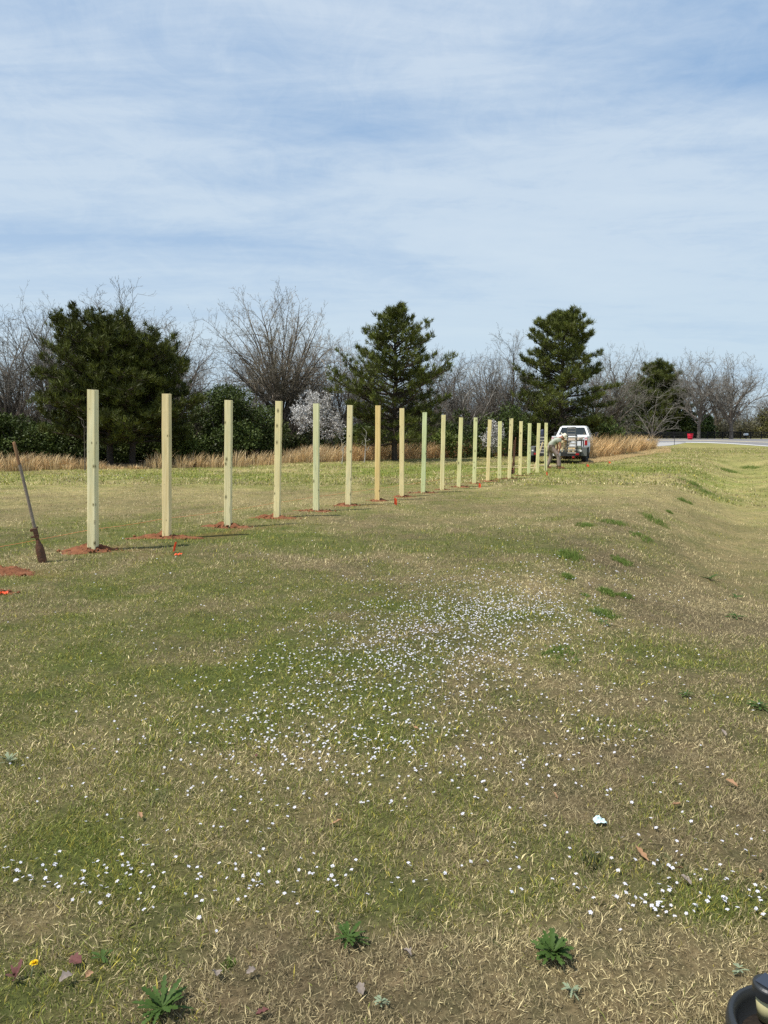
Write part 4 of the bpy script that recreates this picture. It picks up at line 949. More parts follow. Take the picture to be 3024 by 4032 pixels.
def truck():
    p = G(2241, 1812, 1e-6); k = 40.2 / p.y; p = Vector((UX(2238, 40.2), 40.2, 0))
    r = empty('pickup_truck', p, HEAD, 'white crew cab pickup seen from behind with dark rear window, parked beyond the trailer', 'pickup truck')
    Z = .935                                        # overall height factor from the photo
    z = lambda a: a * Z
    # cab shell: belt, pillars and roof round the rear window opening
    b = MB(); b.hexa(V8(-.93, .93, 1.85, 4.35, z(.62), z(1.34), .02), .03)
    b.hexa(V8(-.86, .86, 1.88, 4.25, z(1.33), z(1.40), .03, .02, .1), .01)
    roof = V8(-.70, .70, 2.08, 3.75, z(1.86), z(1.965), .07, .10, .15); b.hexa(roof, .035)
    for sg in (-1, 1):
        b.hexa([(sg * .92, 1.88, z(1.36)), (sg * .80, 1.88, z(1.36)), (sg * .80, 2.02, z(1.36)), (sg * .92, 2.02, z(1.36)),
                (sg * .715, 2.09, z(1.90)), (sg * .60, 2.09, z(1.90)), (sg * .60, 2.22, z(1.90)), (sg * .715, 2.22, z(1.90))], .012)
        b.hexa([(sg * .92, 2.95, z(1.36)), (sg * .89, 2.95, z(1.36)), (sg * .89, 3.07, z(1.36)), (sg * .92, 3.07, z(1.36)),
                (sg * .715, 2.95, z(1.90)), (sg * .685, 2.95, z(1.90)), (sg * .685, 3.05, z(1.90)), (sg * .715, 3.05, z(1.90))], .004)
        b.hexa([(sg * .92, 4.2, z(1.36)), (sg * .86, 4.2, z(1.36)), (sg * .86, 4.32, z(1.36)), (sg * .92, 4.32, z(1.36)),
                (sg * .705, 3.55, z(1.90)), (sg * .65, 3.55, z(1.90)), (sg * .65, 3.68, z(1.90)), (sg * .705, 3.68, z(1.90))], .01)
    b.hexa(V8(-.80, .80, 1.90, 1.99, z(1.385), z(1.43), .0), .008)
    b.hexa(V8(-.92, .92, 4.3, 5.75, z(.55), z(1.25), .07, 0, .15), .06)          # bonnet
    b.obj('cab', M_white, r)
    b = MB(); b.hexa([(-.80, 1.93, z(1.43)), (.80, 1.93, z(1.43)), (.80, 1.96, z(1.43)), (-.80, 1.96, z(1.43)), (-.625, 2.125, z(1.865)), (.625, 2.125, z(1.865)), (.625, 2.155, z(1.865)), (-.625, 2.155, z(1.865))], .006)
    b.obj('rear_window', M_glass, r)
    for sg in (-1, 1):
        for y0, y1 in ((2.06, 2.94), (3.09, 4.15)):
            b = MB(); yt0 = max(y0, 2.24) ; yt1 = min(y1, 3.54)
            P = [(sg * .895, y0, z(1.40)), (sg * .885, y0, z(1.40)), (sg * .885, y1, z(1.40)), (sg * .895, y1, z(1.40)), (sg * .712, yt0, z(1.86)), (sg * .702, yt0, z(1.86)), (sg * .702, yt1, z(1.86)), (sg * .712, yt1, z(1.86))]
            b.hexa(P); b.obj('side_window', M_glass, r)
    b = MB(); b.hexa(V8(-.11, .11, 2.09, 2.14, z(1.895), z(1.92))); b.obj('brake_light', M_trim, r)
    # bed
    b = MB()
    for sg in (-1, 1):
        P = [(sg * .97, 0.0, z(.62)), (sg * .80, 0.0, z(.62)), (sg * .80, 1.84, z(.62)), (sg * .97, 1.84, z(.62)), (sg * .93, 0.0, z(1.36)), (sg * .82, 0.0, z(1.36)), (sg * .82, 1.84, z(1.36)), (sg * .93, 1.84, z(1.36))]
        b.hexa(P, .02)
        n = 10                                      # flared wheel arches
        for k in range(n):
            a0, a1 = math.pi * k / n, math.pi * (k + 1) / n; c = (.95, z(.42)); ro, ri = .56, .46
            q = [(sg * .94, c[0] + math.cos(t) * rr, c[1] + math.sin(t) * rr) for t, rr in ((a0, ri), (a1, ri), (a1, ro), (a0, ro))]
            b.hexa([*q, *[(sg * (1.045 - (.03 if i > 1 else 0)), y_, z_) for i, (_, y_, z_) in enumerate(q)]])
    b.hexa(V8(-.82, .82, .04, 1.84, z(.62), z(.70))); b.hexa(V8(-.82, .82, 1.76, 1.84, z(.70), z(1.34)))
    b.obj('bed', M_white, r)
    b = MB(); b.hexa(V8(-.80, .80, -.03, .03, z(.66), z(1.33)), .015); b.hexa(V8(-.80, .80, -.045, .05, z(1.30), z(1.355)), .012); b.hexa(V8(-.70, .70, -.042, -.028, z(.78), z(1.18)), .006)
    tg = b.obj('tailgate', M_white, r)
    b = MB(); b.box((0, -.052, z(1.08)), (.22, .025, .07), bev=.006); b.obj('handle', M_trim, tg)
    b = MB(); b.box((0, -.16, z(.52)), (1.96, .20, .20), bev=.03); bp = b.obj('rear_bumper', M_chrome, r)
    b = MB(); b.box((0, -.275, z(.52)), (.34, .012, .14)); b.obj('number_plate_recess', M_trim, bp)
    for sg in (-1, 1):
        b = MB(); b.box((sg * .885, -.035, z(1.06)), (.135, .07, .40), bev=.018); tl = b.obj('tail_light', M_red, r)
        b = MB(); b.box((sg * .885, -.078, z(1.185)), (.105, .014, .085), bev=.004); b.obj('reversing_lamp', M_clear, tl)
        b = MB(); b.box((sg * 1.18, 3.95, z(1.42)), (.20, .07, .30), bev=.03); b.box((sg * 1.02, 3.95, z(1.34)), (.18, .04, .05)); b.box((sg * 1.02, 3.95, z(1.50)), (.18, .04, .04)); b.obj('wing_mirror', M_trim, r)
        b = MB(); b.box((sg * .96, 2.5, z(1.10)), (.03, .16, .04), bev=.008); b.obj('door_handle', M_white, r)
        wheel(r, sg * .87, .95, .42, .27); wheel(r, sg * .87, 4.75, .42, .27)
    b = MB(); b.box((0, 2.9, z(.50)), (1.5, 5.4, .18)); b.box((0, .95, .42), (1.5, .14, .14)); b.obj('chassis', M_trim, r)
    return r
truck()

# ------------------------------------------------------------------ equipment trailer in front of it
TZ = 35.6
def trailer():
    r = empty('equipment_trailer', (UX(2190, TZ), TZ, 0), HEAD, 'low black equipment trailer with two upright slatted loading ramps, behind the white pickup', 'trailer')
    W = 1.06
    b = MB()
    b.box((0, 1.9, .50), (2 * W, 3.9, .10), bev=.01)
    for x in (-W, W): b.box((x, 1.9, .50), (.08, 3.9, .16), bev=.01)
    for k in range(7): b.box((0, .3 + k * .55, .42), (2 * W - .1, .07, .07))
    b.box((0, -.08, .47), (2 * W + .08, .14, .20), bev=.01)
    for sg in (-1, 1):
        b.hexa([(sg * .75, 3.8, .44), (sg * .65, 3.8, .44), (sg * .65, 3.9, .44), (sg * .75, 3.9, .44), (sg * .75, 3.8, .54), (sg * .65, 3.8, .54), (sg * .65, 3.9, .54), (sg * .75, 3.9, .54)])
    b.box((0, 4.25, .49), (.10, .9, .10)); b.obj('frame', M_trim, r)
    for sg in (-1, 1):
        b = MB(); cx_ = sg * .72
        for xx in (-.21, .21): b.box((cx_ + xx, -.12, 1.0), (.05, .05, 1.0), bev=.006)
        b.box((cx_, -.12, .53), (.44, .05, .06)); b.box((cx_, -.12, 1.49), (.44, .05, .05))
        rp = b.obj('loading_ramp', M_trim, r); rp.location = (0, 0, -.13)
        for k in range(6):
            b = MB(); b.box((cx_, -.152, .66 + k * .145), (.40, .035, .062), bev=.006); b.obj('rung', M_ramp, rp)
    for sg in (-1, 1):                               # fenders, wheels, lamps
        b = MB(); x = sg * 1.24
        b.box((x, 1.15, .78), (.27, 1.55, .03), bev=.006); b.box((x, .36, .58), (.27, .03, .42), bev=.006); b.box((x, 1.94, .60), (.27, .03, .38), bev=.006)
        b.obj('fender', M_greyst, r)
        for y in (.78, 1.55): wheel(r, x, y, .35, .22)
        b = MB(); b.box((sg * .98, -.17, .47), (.16, .03, .09), bev=.01); b.obj('tail_lamp', M_red, r)
        b = MB(); b.box((sg * 1.13, -.10, .62), (.09, .05, .07), bev=.012); b.obj('marker_lamp', M_clear, r)
    b = MB(); b.box((.80, -.16, .33), (.10, .02, .09), bev=.004); b.obj('mud_flap', M_red, r)
    b = MB(); b.box((0, -.16, .46), (.32, .02, .15), bev=.004); b.obj('number_plate', M_clear, r)
    return r
trailer()
def on_trailer(x, y): 
    c, s = math.cos(HEAD), math.sin(HEAD); o = (UX(2190, TZ), TZ); return Vector((o[0] + x * c - y * s, o[1] + x * s + y * c, 0))
def timber_bundle(x, y, z, nx, nz, w_, h_, Ln, label, m, seed):
    q = on_trailer(x, y); r = empty('timber_bundle', (q.x, q.y, z), HEAD, label, 'timber', 'timber loaded on the trailer'); r_ = random.Random(seed)
    b = MB(); b.box((0, 0, 0), (w_ * .95, Ln, h_ * .93), bev=.004); me = b.mesh('timber', m)
    for i in range(nx):
        for k in range(nz):
            link('timber', me, r, loc=((i - (nx - 1) / 2) * w_, r_.uniform(-.09, .09), h_ / 2 + k * h_))
    return r
M_lum2 = mat('warm yellow timber', (.70, .50, .22), .8, noise=(5, (.82, .66, .38), .8)); M_lum3 = mat('pinkish timber', (.62, .47, .36), .8, noise=(5, (.75, .62, .50), .8))
timber_bundle(-.28, 1.9, .55, 3, 5, .115, .09, 3.0, 'stack of yellow timber between the ramps, left of the worker', M_lum2, 1)
timber_bundle(.10, 1.7, .55, 3, 6, .115, .09, 3.2, 'taller stack of pale timber behind the bending worker', M_lum, 2)
timber_bundle(.62, 2.0, .55, 5, 2, .115, .10, 3.0, 'low layer of pale posts lying on the right of the trailer', M_lum, 3)
timber_bundle(.55, 2.1, 1.12, 6, 1, .13, .11, 2.6, 'pinkish post ends level with the top of the tailgate on the right', M_lum3, 4)
b = MB()
for xx in (-.50, .50): b.box((xx, 0, .55), (.05, 1.4, .05))
for yy in (-.6, .6):
    for xx in (-.50, .50): b.box((xx, yy, .28), (.05, .05, .54))
    b.box((0, yy, .545), (1.0, .05, .05))
q = on_trailer(.52, 2.1); o = b.obj('load_rack', M_trim, loc=(q.x, q.y, .55), rz=HEAD); tag(o, 'dark steel rack carrying the upper pinkish post ends on the trailer', 'rack')
def ladder():
    q = on_trailer(.66, .05); r = empty('ladder', (q.x, q.y, .55), HEAD, 'thin metal step frame standing above the right ramp, against the rear window', 'ladder')
    b = MB()
    for xx in (-.19, .19): b.tube((xx, 0, .0), (xx, .02, 1.22), .013, n=8)
    b.obj('rail', M_greyst, r)
    for z in (.86, 1.0, 1.12, 1.20):
        b = MB(); b.tube((-.19, .02, z), (.19, .02, z), .011, n=8); b.obj('rung', M_ramp, r)
ladder()
def tarp():
    b = MB(); g = random.Random(8); nx_, nz_ = 12, 14; P = []
    for side in (0, 1):
        for k in range(nz_ + 1):
            row = []
            for i in range(nx_ + 1):
                a = i / nx_; z = .95 * k / nz_; x = (a - .5) * (.34 - .06 * z) ; y = (-.10 if side == 0 else .10) + (.030 * math.sin(a * 22 + z * 1.3) + g.uniform(-.006, .006)) * (1 - .3 * z)
                row.append(b.bm.verts.new((x, y * (1 if 0 < k < nz_ else .8), z + .02 * math.sin(a * 9) * (k == nz_))))
            P.append(row)
    h = nz_ + 1
    for s0 in (0, h):
        for k in range(nz_):
            for i in range(nx_): b.bm.faces.new((P[s0 + k][i], P[s0 + k][i + 1], P[s0 + k + 1][i + 1], P[s0 + k + 1][i]))
    for k in range(nz_):
        for i in (0, nx_): b.bm.faces.new((P[k][i], P[h + k][i], P[h + k + 1][i], P[k + 1][i]))
    for i in range(nx_): b.bm.faces.new((P[nz_][i], P[nz_][i + 1], P[h + nz_][i + 1], P[h + nz_][i]))
    q = on_trailer(-.84, .35); o = b.obj('tarpaulin', M_tarp, loc=(q.x, q.y, .68), rz=HEAD, smooth=True); tag(o, 'folded dark blue grey tarpaulin standing at the left end of the trailer', 'tarpaulin')
tarp()
M_feed = mat('white and green printed sack', (.56, .54, .44), .8, noise=(9, (.20, .19, .11), .9))
def sack(x, y, z, sx, sy, sz, label, seed):
    b = MB(); q = bmesh.ops.create_icosphere(b.bm, subdivisions=3, radius=1.0); r_ = random.Random(seed)
    for v in q['verts']:
        c = v.co; e = lambda a: math.copysign(abs(a) ** .55, a); c.x, c.y, c.z = e(c.x) * sx, e(c.y) * sy, e(c.z) * sz; c += Vector((r_.uniform(-1, 1), r_.uniform(-1, 1), r_.uniform(-1, 1))) * .008
    p = on_trailer(x, y); o = b.obj('sack', M_feed, loc=(p.x, p.y, z + sz), rz=HEAD + seed * .1, smooth=True); tag(o, label, 'sack', 'bags of concrete mix on the trailer')
sack(-.35, .20, .55, .24, .16, .075, 'lower white and green sack at the tail of the trailer, left of the worker', 1)
sack(-.33, .20, .70, .22, .16, .07, 'upper white and green sack at the tail of the trailer, left of the worker', 2)
sack(1.0, .10, .55, .13, .16, .09, 'small pale sack on the trailer tail beside the right ramp', 3)
sack(1.0, .12, .735, .12, .14, .07, 'yellowish folded sack on top of the small one beside the right ramp', 4)
sack(.15, .22, .55, .20, .16, .075, 'white and green sack on the trailer tail directly behind the worker', 5)

# ------------------------------------------------------------------ boards on the grass, leaning stake
def board(u0, v0, u1, v1, w_, h_, label, m=None):
    a, c = G(u0, v0), G(u1, v1); d = c - a; b = MB(); b.box((0, 0, 0), (d.length, w_, h_), bev=.004)
    o = b.obj('board', m or M_lum, loc=(a + c) / 2 + Vector((0, 0, h_ / 2 + .012))); o.rotation_euler = (0, 0, math.atan2(d.y, d.x)); tag(o, label, 'board', 'fresh boards lying on the green grass')
board(1877, 1846, 2045, 1843, .13, .035, 'long pale board lying on the grass left of the worker, nearest the camera')
board(1930, 1838.5, 2045, 1837, .12, .03, 'thin pale board lying behind the long one')
board(2048, 1846, 2118, 1845, .14, .05, 'short pale board between the last three posts')
board(2090, 1836.5, 2150, 1836, .14, .06, 'pale board by the foot of the last post')
board(2163, 1840, 2192, 1839.5, .14, .09, 'bright offcut lying between the feet of the worker')
a = G(2100, 1855); b = MB(); L_ = 1.23
b.box((0, 0, L_ / 2), (.045, .022, L_)); o = b.obj('leaning_stake', M_lum, loc=a); o.rotation_euler = (R(-8), R(21), R(10)); tag(o, 'thin pale stake leaning to the right behind the second last post', 'stake')

# ------------------------------------------------------------------ the worker bending over his tool
def skinned(name, verts, edges, radii, m, parent, sub=2, root=0):
    me = bpy.data.meshes.new(name); me.from_pydata(verts, edges, []); me.materials.append(m); o = link(name, me, parent)
    sk = o.modifiers.new('skin', 'SKIN'); sk.use_smooth_shade = True
    for v, r_ in zip(me.skin_vertices[0].data, radii): v.radius = r_ if isinstance(r_, tuple) else (r_, r_)
    me.skin_vertices[0].data[root].use_root = True
    s_ = o.modifiers.new('smooth', 'SUBSURF'); s_.levels = sub; s_.render_levels = sub; return o
def worker():
    p = G(2184, 1845); r = empty('person', p, R(-6), 'person in a straw hat, grey green shirt and dusty brown trousers, bending over a tool', 'person')
    hipL, hipR = (-.20, .09, .86), (-.16, -.10, .86); kL, kR = (-.15, .12, .46), (.13, -.13, .50); aL, aR = (-.31, .13, .09), (.17, -.14, .09)
    pel = (-.18, 0, .90); w1 = (-.13, 0, 1.03); ch = (.02, 0, 1.20); nk = (.17, 0, 1.285); hd = (.27, -.01, 1.275)
    sL, sR = (.08, .20, 1.20), (.10, -.20, 1.20); eL, eR = (.12, .24, .93), (.19, -.23, .95); hL, hR = (.10, .12, .70), (.13, -.12, .69)
    V = [pel, w1, ch, nk, hd, sL, eL, hL, sR, eR, hR, hipL, kL, aL, (-.27, .13, .03), hipR, kR, aR, (.25, -.14, .03)]
    E = [(0, 1), (1, 2), (2, 3), (3, 4), (2, 5), (5, 6), (6, 7), (2, 8), (8, 9), (9, 10), (0, 11), (11, 12), (12, 13), (13, 14), (0, 15), (15, 16), (16, 17), (17, 18)]
    Rr = [.13, .13, .15, .055, .085, .06, .042, .028, .06, .042, .028, .09, .06, .042, .035, .09, .06, .042, .035]
    skinned('body', V, E, Rr, M_skin, r)
    # head with a face under the brim
    b = MB(); q = bmesh.ops.create_uvsphere(b.bm, u_segments=20, v_segments=14, radius=1.0)
    for v in q['verts']:
        c = v.co; f = 1 + (.12 if c.x > .75 and -.25 < c.z < .1 and abs(c.y) < .25 else 0); c.x *= .098 * f; c.y *= .078; c.z *= .118 if c.z > 0 else .105
        if c.z < -.05: c.y *= .8
    h = b.obj('head', M_skin, r, (.295, -.01, 1.285), smooth=True); h.rotation_euler = (0, R(58), R(-8))
    for y in (-.03, .03):
        b = MB(); bmesh.ops.create_uvsphere(b.bm, u_segments=10, v_segments=8, radius=.012); b.obj('eye', M_trim, h, (.088, y, .01))
    b = MB(); b.box((.098, 0, -.06), (.012, .045, .010), bev=.003); b.obj('mouth', M_red, h)
    for y in (-.08, .08):
        b = MB(); b.box((0, y, 0), (.035, .016, .06), bev=.007); b.obj('ear', M_skin, h)
    b = MB(); b.lathe([(0, .17), (.05, .172), (.082, .155), (.096, .11), (.102, .055), (.11, .045), (.17, .035), (.215, .050), (.217, .046), (.17, .028), (.10, .036), (0, .04)], 26)
    h2 = b.obj('hat', M_hat, r, (.315, -.01, 1.31), smooth=True); h2.rotation_euler = (R(6), R(48), R(-8))
    # clothes
    T = [(-.19, 0, .86), (-.14, 0, 1.03), (.02, 0, 1.20), (.12, 0, 1.25), (.08, .20, 1.205), (.105, .225, 1.06), (.10, -.20, 1.205), (.15, -.22, 1.07)]
    skinned('shirt', T, [(0, 1), (1, 2), (2, 3), (2, 4), (4, 5), (2, 6), (6, 7)], [.165, .16, .175, .085, .088, .075, .088, .075], M_shirt, r)
    T = [(-.19, 0, .90), hipL, kL, (-.26, .13, .18), (-.30, .13, .07), hipR, kR, (.16, -.14, .2), (.17, -.14, .07)]
    skinned('trousers', T, [(0, 1), (1, 2), (2, 3), (3, 4), (0, 5), (5, 6), (6, 7), (7, 8)], [.145, .112, .088, .078, .08, .112, .090, .082, .085], M_pants, r)
    for (x, y), a in (((-.29, .13), 0), ((.20, -.14), 0)):
        b = MB(); b.hexa(V8(x - .09, x + .19, y - .05, y + .05, .0, .09, .01, 0, 0), .02); b.hexa(V8(x - .08, x + .05, y - .048, y + .048, .08, .15, .008), .015); b.obj('boot', M_boot, r)
    # hands: palm, four unequal curled fingers and a thumb closed round the grips
    for s, (x, y, z) in ((1, hL), (-1, hR)):
        V = [(x, y, z), (x - .005, y - s * .01, z - .045), (x, y - s * .015, z - .085)]; E = [(0, 1), (1, 2)]; Q = [.024, (.036, .02), (.038, .02)]
        for k in range(4):
            o_ = -.030 + k * .020; ln = (.022, .028, .026, .020)[k]; i = len(V)
            V += [(x + o_, y - s * .018, z - .095), (x + o_, y - s * .040, z - .105 - ln * .4), (x + o_, y - s * .060, z - .095 - ln * .3), (x + o_, y - s * .062, z - .072)]
            E += [(2, i), (i, i + 1), (i + 1, i + 2), (i + 2, i + 3)]; Q += [.0095, .009, .0085, .0075]
        i = len(V); V += [(x + .035, y - s * .02, z - .055), (x + .045, y - s * .045, z - .070), (x + .035, y - s * .062, z - .078)]; E += [(1, i), (i, i + 1), (i + 1, i + 2)]; Q += [.011, .010, .0085]
        skinned('hand', V, E, Q, M_skin, r, 1)
    return p
pw = worker()
def auger():
    r = empty('power_auger', pw + Vector((.10, -.02, 0)), R(-6), 'black and white motorised auger held upright by the bending worker', 'power tool')
    b = MB(); b.box((0, 0, .54), (.20, .16, .15), bev=.03); b.box((.0, 0, .645), (.12, .12, .06), bev=.015); b.obj('engine', M_trim, r)
    b = MB(); b.box((.06, -.02, .585), (.10, .17, .13), bev=.025); b.obj('fuel_tank', M_clear, r); b = MB(); b.box((-.11, -.02, .56), (.05, .15, .08), bev=.02); b.obj('starter_cover', M_clear, r)
    b = MB(); b.tube((-.02, -.30, .60), (-.02, .30, .60), .016, n=8); b.tube((-.02, -.20, .60), (0, -.05, .50), .014, n=8); b.tube((-.02, .20, .60), (0, .05, .50), .014, n=8); b.obj('handlebar', M_trim, r)
    b = MB(); b.tube((0, 0, .47), (0, 0, .40), .05, .035, n=12); b.tube((0, 0, .40), (0, 0, -.02), .016, n=10); sh = b.obj('shaft', M_steel, r)
    b = MB(); n = 60; P = []
    for k in range(n + 1):
        a = k / n * 6.283 * 3.2; z = .34 - .34 * k / n; P.append((b.bm.verts.new((.014 * math.cos(a), .014 * math.sin(a), z)), b.bm.verts.new((.075 * math.cos(a), .075 * math.sin(a), z - .004))))
    for (a, c), (d, e) in zip(P, P[1:]): b.bm.faces.new((a, c, e, d))
    b.obj('flighting', M_steel, sh)
auger()

# ------------------------------------------------------------------ far roadside things
def red_bin():
    p = G(2717, 1731, 1e-6); s = p.y / FPX
    r = empty('red_bin', (p.x, p.y, 0), 0, 'bright red plastic barrel standing in front of the black fence', 'barrel')
    w_, h_ = 23 * s / 2, 23 * s
    b = MB(); b.lathe([(0, .0), (w_ * .70, 0), (w_ * .74, h_ * .05), (w_ * .80, h_ * .30), (w_ * .86, h_ * .33), (w_ * .82, h_ * .36), (w_ * .88, h_ * .66), (w_ * .94, h_ * .69), (w_ * .90, h_ * .72), (w_ * .95, h_ * .96), (w_ * .90, h_ * .96), (w_ * .78, h_ * .2), (0, h_ * .2)], 28); b.obj('drum', M_bin, r, smooth=True)
    b = MB(); b.lathe([(w_ * .93, h_ * .94), (w_ * 1.02, h_ * .95), (w_ * 1.03, h_), (w_ * .95, h_ * 1.01), (w_ * .93, h_ * .94)], 28); b.obj('rim', M_bin, r, smooth=True)
red_bin()
def mailbox():
    p = G(2936, 1728, 1e-6); s = p.y / FPX
    r = empty('mailbox', (p.x, p.y, 0), R(8), 'white mailbox on a post in front of the black fence at the right', 'mailbox')
    h = 14 * s
    b = MB(); n = 10; w_, l_ = 4.5 * s, 15 * s; prof = [(-w_, 0), (w_, 0)] + [(w_ * math.cos(a * math.pi / n), w_ * 1.0 + w_ * .7 * math.sin(a * math.pi / n)) for a in range(n + 1)]
    A = [b.bm.verts.new((-l_ / 2, y, z)) for y, z in prof]; B = [b.bm.verts.new((l_ / 2, y, z)) for y, z in prof]
    for k in range(len(prof)): b.bm.faces.new((A[k], A[(k + 1) % len(prof)], B[(k + 1) % len(prof)], B[k]))
    b.bm.faces.new(A[::-1]); b.bm.faces.new(B); b.obj('box', M_white, r, (0, 0, h))
    b = MB(); b.box((l_ * .12, 0, h / 2), (.11, .11, h)); b.box((0, 0, h - .04), (l_ * .8, .16, .05)); b.hexa([(-.35, -.03, h - .06), (-.35, .03, h - .06), (-.28, .03, h - .06), (-.28, -.03, h - .06), (.1, -.03, h * .55), (.1, .03, h * .55), (.16, .03, h * .55), (.16, -.03, h * .55)]); b.obj('post', M_fence, r)
mailbox()
p = G(2655, 1752.5, 1e-6); b = MB(); b.tube((0, 0, -.1), (0, 0, 34 * p.y / FPX), .028, n=8); b.box((0, 0, 33 * p.y / FPX), (.10, .03, .16)); o = b.obj('marker_post', M_trim, loc=(p.x, p.y, 0)); tag(o, 'thin dark marker post beside the end of the driveway', 'marker post')

# ------------------------------------------------------------------ things lying in the near grass
def leafy(name, u, v, n, ln, wd, rise, m, label, cat, group, seed, lobes=5, curl=.42):
    """rosette of toothed leaves spreading from one root"""
    p = G(u, v); r_ = random.Random(seed); r = empty(name, p, r_.random() * 6, label, cat, group)
    for k in range(n):
        b = MB(); L1 = ln * r_.uniform(.4, 1.1); W1 = wd * r_.uniform(.45, .95); N1 = lobes * 4; el = r_.uniform(*rise); rows = []
        for i in range(N1 + 1):
            f = i / N1; x = L1 * f; z = L1 * (math.sin(el) * f - curl * .5 * f * f) + .012; w2 = W1 * (math.sin(math.pi * min(1, f * .92 + .06)) ** .7) * (.72 + .28 * (1 if i % 4 in (1, 2) else -.4)) * (.45 + .75 * f)
            rows.append([b.bm.verts.new((x * math.cos(el), -w2, z + .25 * w2)), b.bm.verts.new((x * math.cos(el), 0, z)), b.bm.verts.new((x * math.cos(el), w2, z + .25 * w2))])
        for a, c in zip(rows, rows[1:]):
            for j in (0, 1): b.bm.faces.new((a[j], a[j + 1], c[j + 1], c[j]))
        o = b.obj('leaf', m, r, smooth=True); o.rotation_euler = (r_.uniform(-.2, .2), 0, 6.283 * (k * .382) + r_.uniform(-.6, .6)); o.location = (0, 0, .006 * (k % 3))
    return r
WG = 'leafy weeds in the lawn'
leafy('weed_rosette', 2178, 3775, 44, .085, .015, (.2, 1.15), M_weed, 'dense dark green rosette weed in dry grass at the lower right', 'weed', WG, 1)
leafy('weed_rosette', 1372, 3712, 20, .070, .013, (.1, .7), M_weed, 'flat green rosette weed near the bottom centre', 'weed', WG, 2)
leafy('weed_rosette', 640, 3995, 32, .095, .015, (.15, .9), M_weed, 'large ragged dark green rosette at the bottom edge with a brown leaf on it', 'weed', WG, 3)
leafy('weed_rosette', 38, 3010, 16, .07, .010, (.3, 1.0), M_sage, 'pale grey green rosette at the left edge', 'weed', WG, 4)
leafy('weed_rosette', 1500, 3965, 12, .040, .006, (.1, .7), M_sage, 'pale sage green low weed at the bottom centre', 'weed', WG, 5)
leafy('weed_rosette', 2250, 3920, 12, .040, .006, (.1, .7), M_sage, 'pale sage green low weed below the dense dark rosette', 'weed', WG, 6)
leafy('weed_rosette', 2910, 3840, 9, .035, .006, (.1, .7), M_sage, 'pale small weed left of the solar light', 'weed', WG, 7)
leafy('weed_rosette', 2990, 2790, 14, .09, .016, (.1, .5), M_weed, 'dark green weed at the right edge, middle height', 'weed', WG, 8)
leafy('weed_rosette', 2380, 2460, 10, .10, .018, (.1, .5), M_weed, 'small dark weed right of the flower patch', 'weed', WG, 9)
leafy('weed_rosette', 2700, 2742, 10, .07, .013, (.1, .5), M_weed, 'small green weed in the bare patch right of the flowers', 'weed', WG, 10)
leafy('weed_rosette', 2795, 2281, 12, .16, .028, (.1, .6), M_weed, 'dark leafy weed on the slope at the right', 'weed', WG, 11)
leafy('weed_rosette', 2900, 2432, 12, .14, .024, (.1, .5), M_weed, 'flat dark weed on the right slope below the leafy one', 'weed', WG, 12)
leafy('weed_rosette', 2896, 2345, 10, .13, .022, (.1, .5), M_weed, 'small flat weed between the two larger weeds on the right slope', 'weed', WG, 13)
leafy('weed_rosette', 405, 3790, 8, .05, .011, (.2, .8), M_weed, 'tiny green weed right of the maroon leaf', 'weed', WG, 14)
leafy('weed_rosette', 60, 3870, 9, .06, .009, (.6, 1.2), M_deadm, 'upright reddish brown weed stalks at the left edge near the dandelion', 'weed', WG, 15)
def tuft(u, v, wpx, hpx, n, label, seed, c0=(.10, .16, .03), c1=(.21, .28, .065), name='grass_tuft'):
    p = G(u, v); s = p.y / FPX; g = np.random.default_rng(seed); W_ = wpx * s / 1.7; D_ = W_ * 1.6; H_ = hpx * s
    a = g.random(n) * 6.283; rr = np.sqrt(g.random(n)) * (.55 + .45 * np.sin(a * 3 + seed) ** 2); x = np.cos(a) * rr * W_; y = np.sin(a) * rr * D_
    kp = fbm(x / W_ * 1.0 + seed, y / W_ * 1.0, .55, 3, seed) + .25 * g.random(n) > .56; x, y, rr = x[kp], y[kp], rr[kp]; n = len(x)
    z = height(x + p.x, y + p.y) - p.z; h = H_ * (.45 + .75 * g.random(n)) * (1 - .5 * rr); lean = g.normal(size=(n, 2)) * .35
    B = np.stack([x, y, z], -1); az = g.random(n) * 3.14; w2 = max(.003, .9 * s * .45); sd_ = np.stack([np.cos(az), np.sin(az), np.zeros(n)], -1) * w2 * (.6 + .6 * g.random((n, 1)))
    m1 = B + np.stack([lean[:, 0] * h * .3, lean[:, 1] * h * .3, h * .6], -1); tp = B + np.stack([lean[:, 0] * h, lean[:, 1] * h, h], -1)
    T = np.concatenate([np.stack([B - sd_, B + sd_, m1 + sd_ * .7], 1), np.stack([B - sd_, m1 + sd_ * .7, m1 - sd_ * .7], 1), np.stack([m1 - sd_ * .7, m1 + sd_ * .7, tp], 1)])
    m_ = g.random((n, 1)); c = np.array([c0]) * (1 - m_) + np.array([c1]) * m_; c = np.concatenate([c, c, c])
    o = link(name, tris_mesh('tuft', T, M_blade, c), loc=p); tag(o, label, 'grass tuft', 'darker green tufts of longer grass')
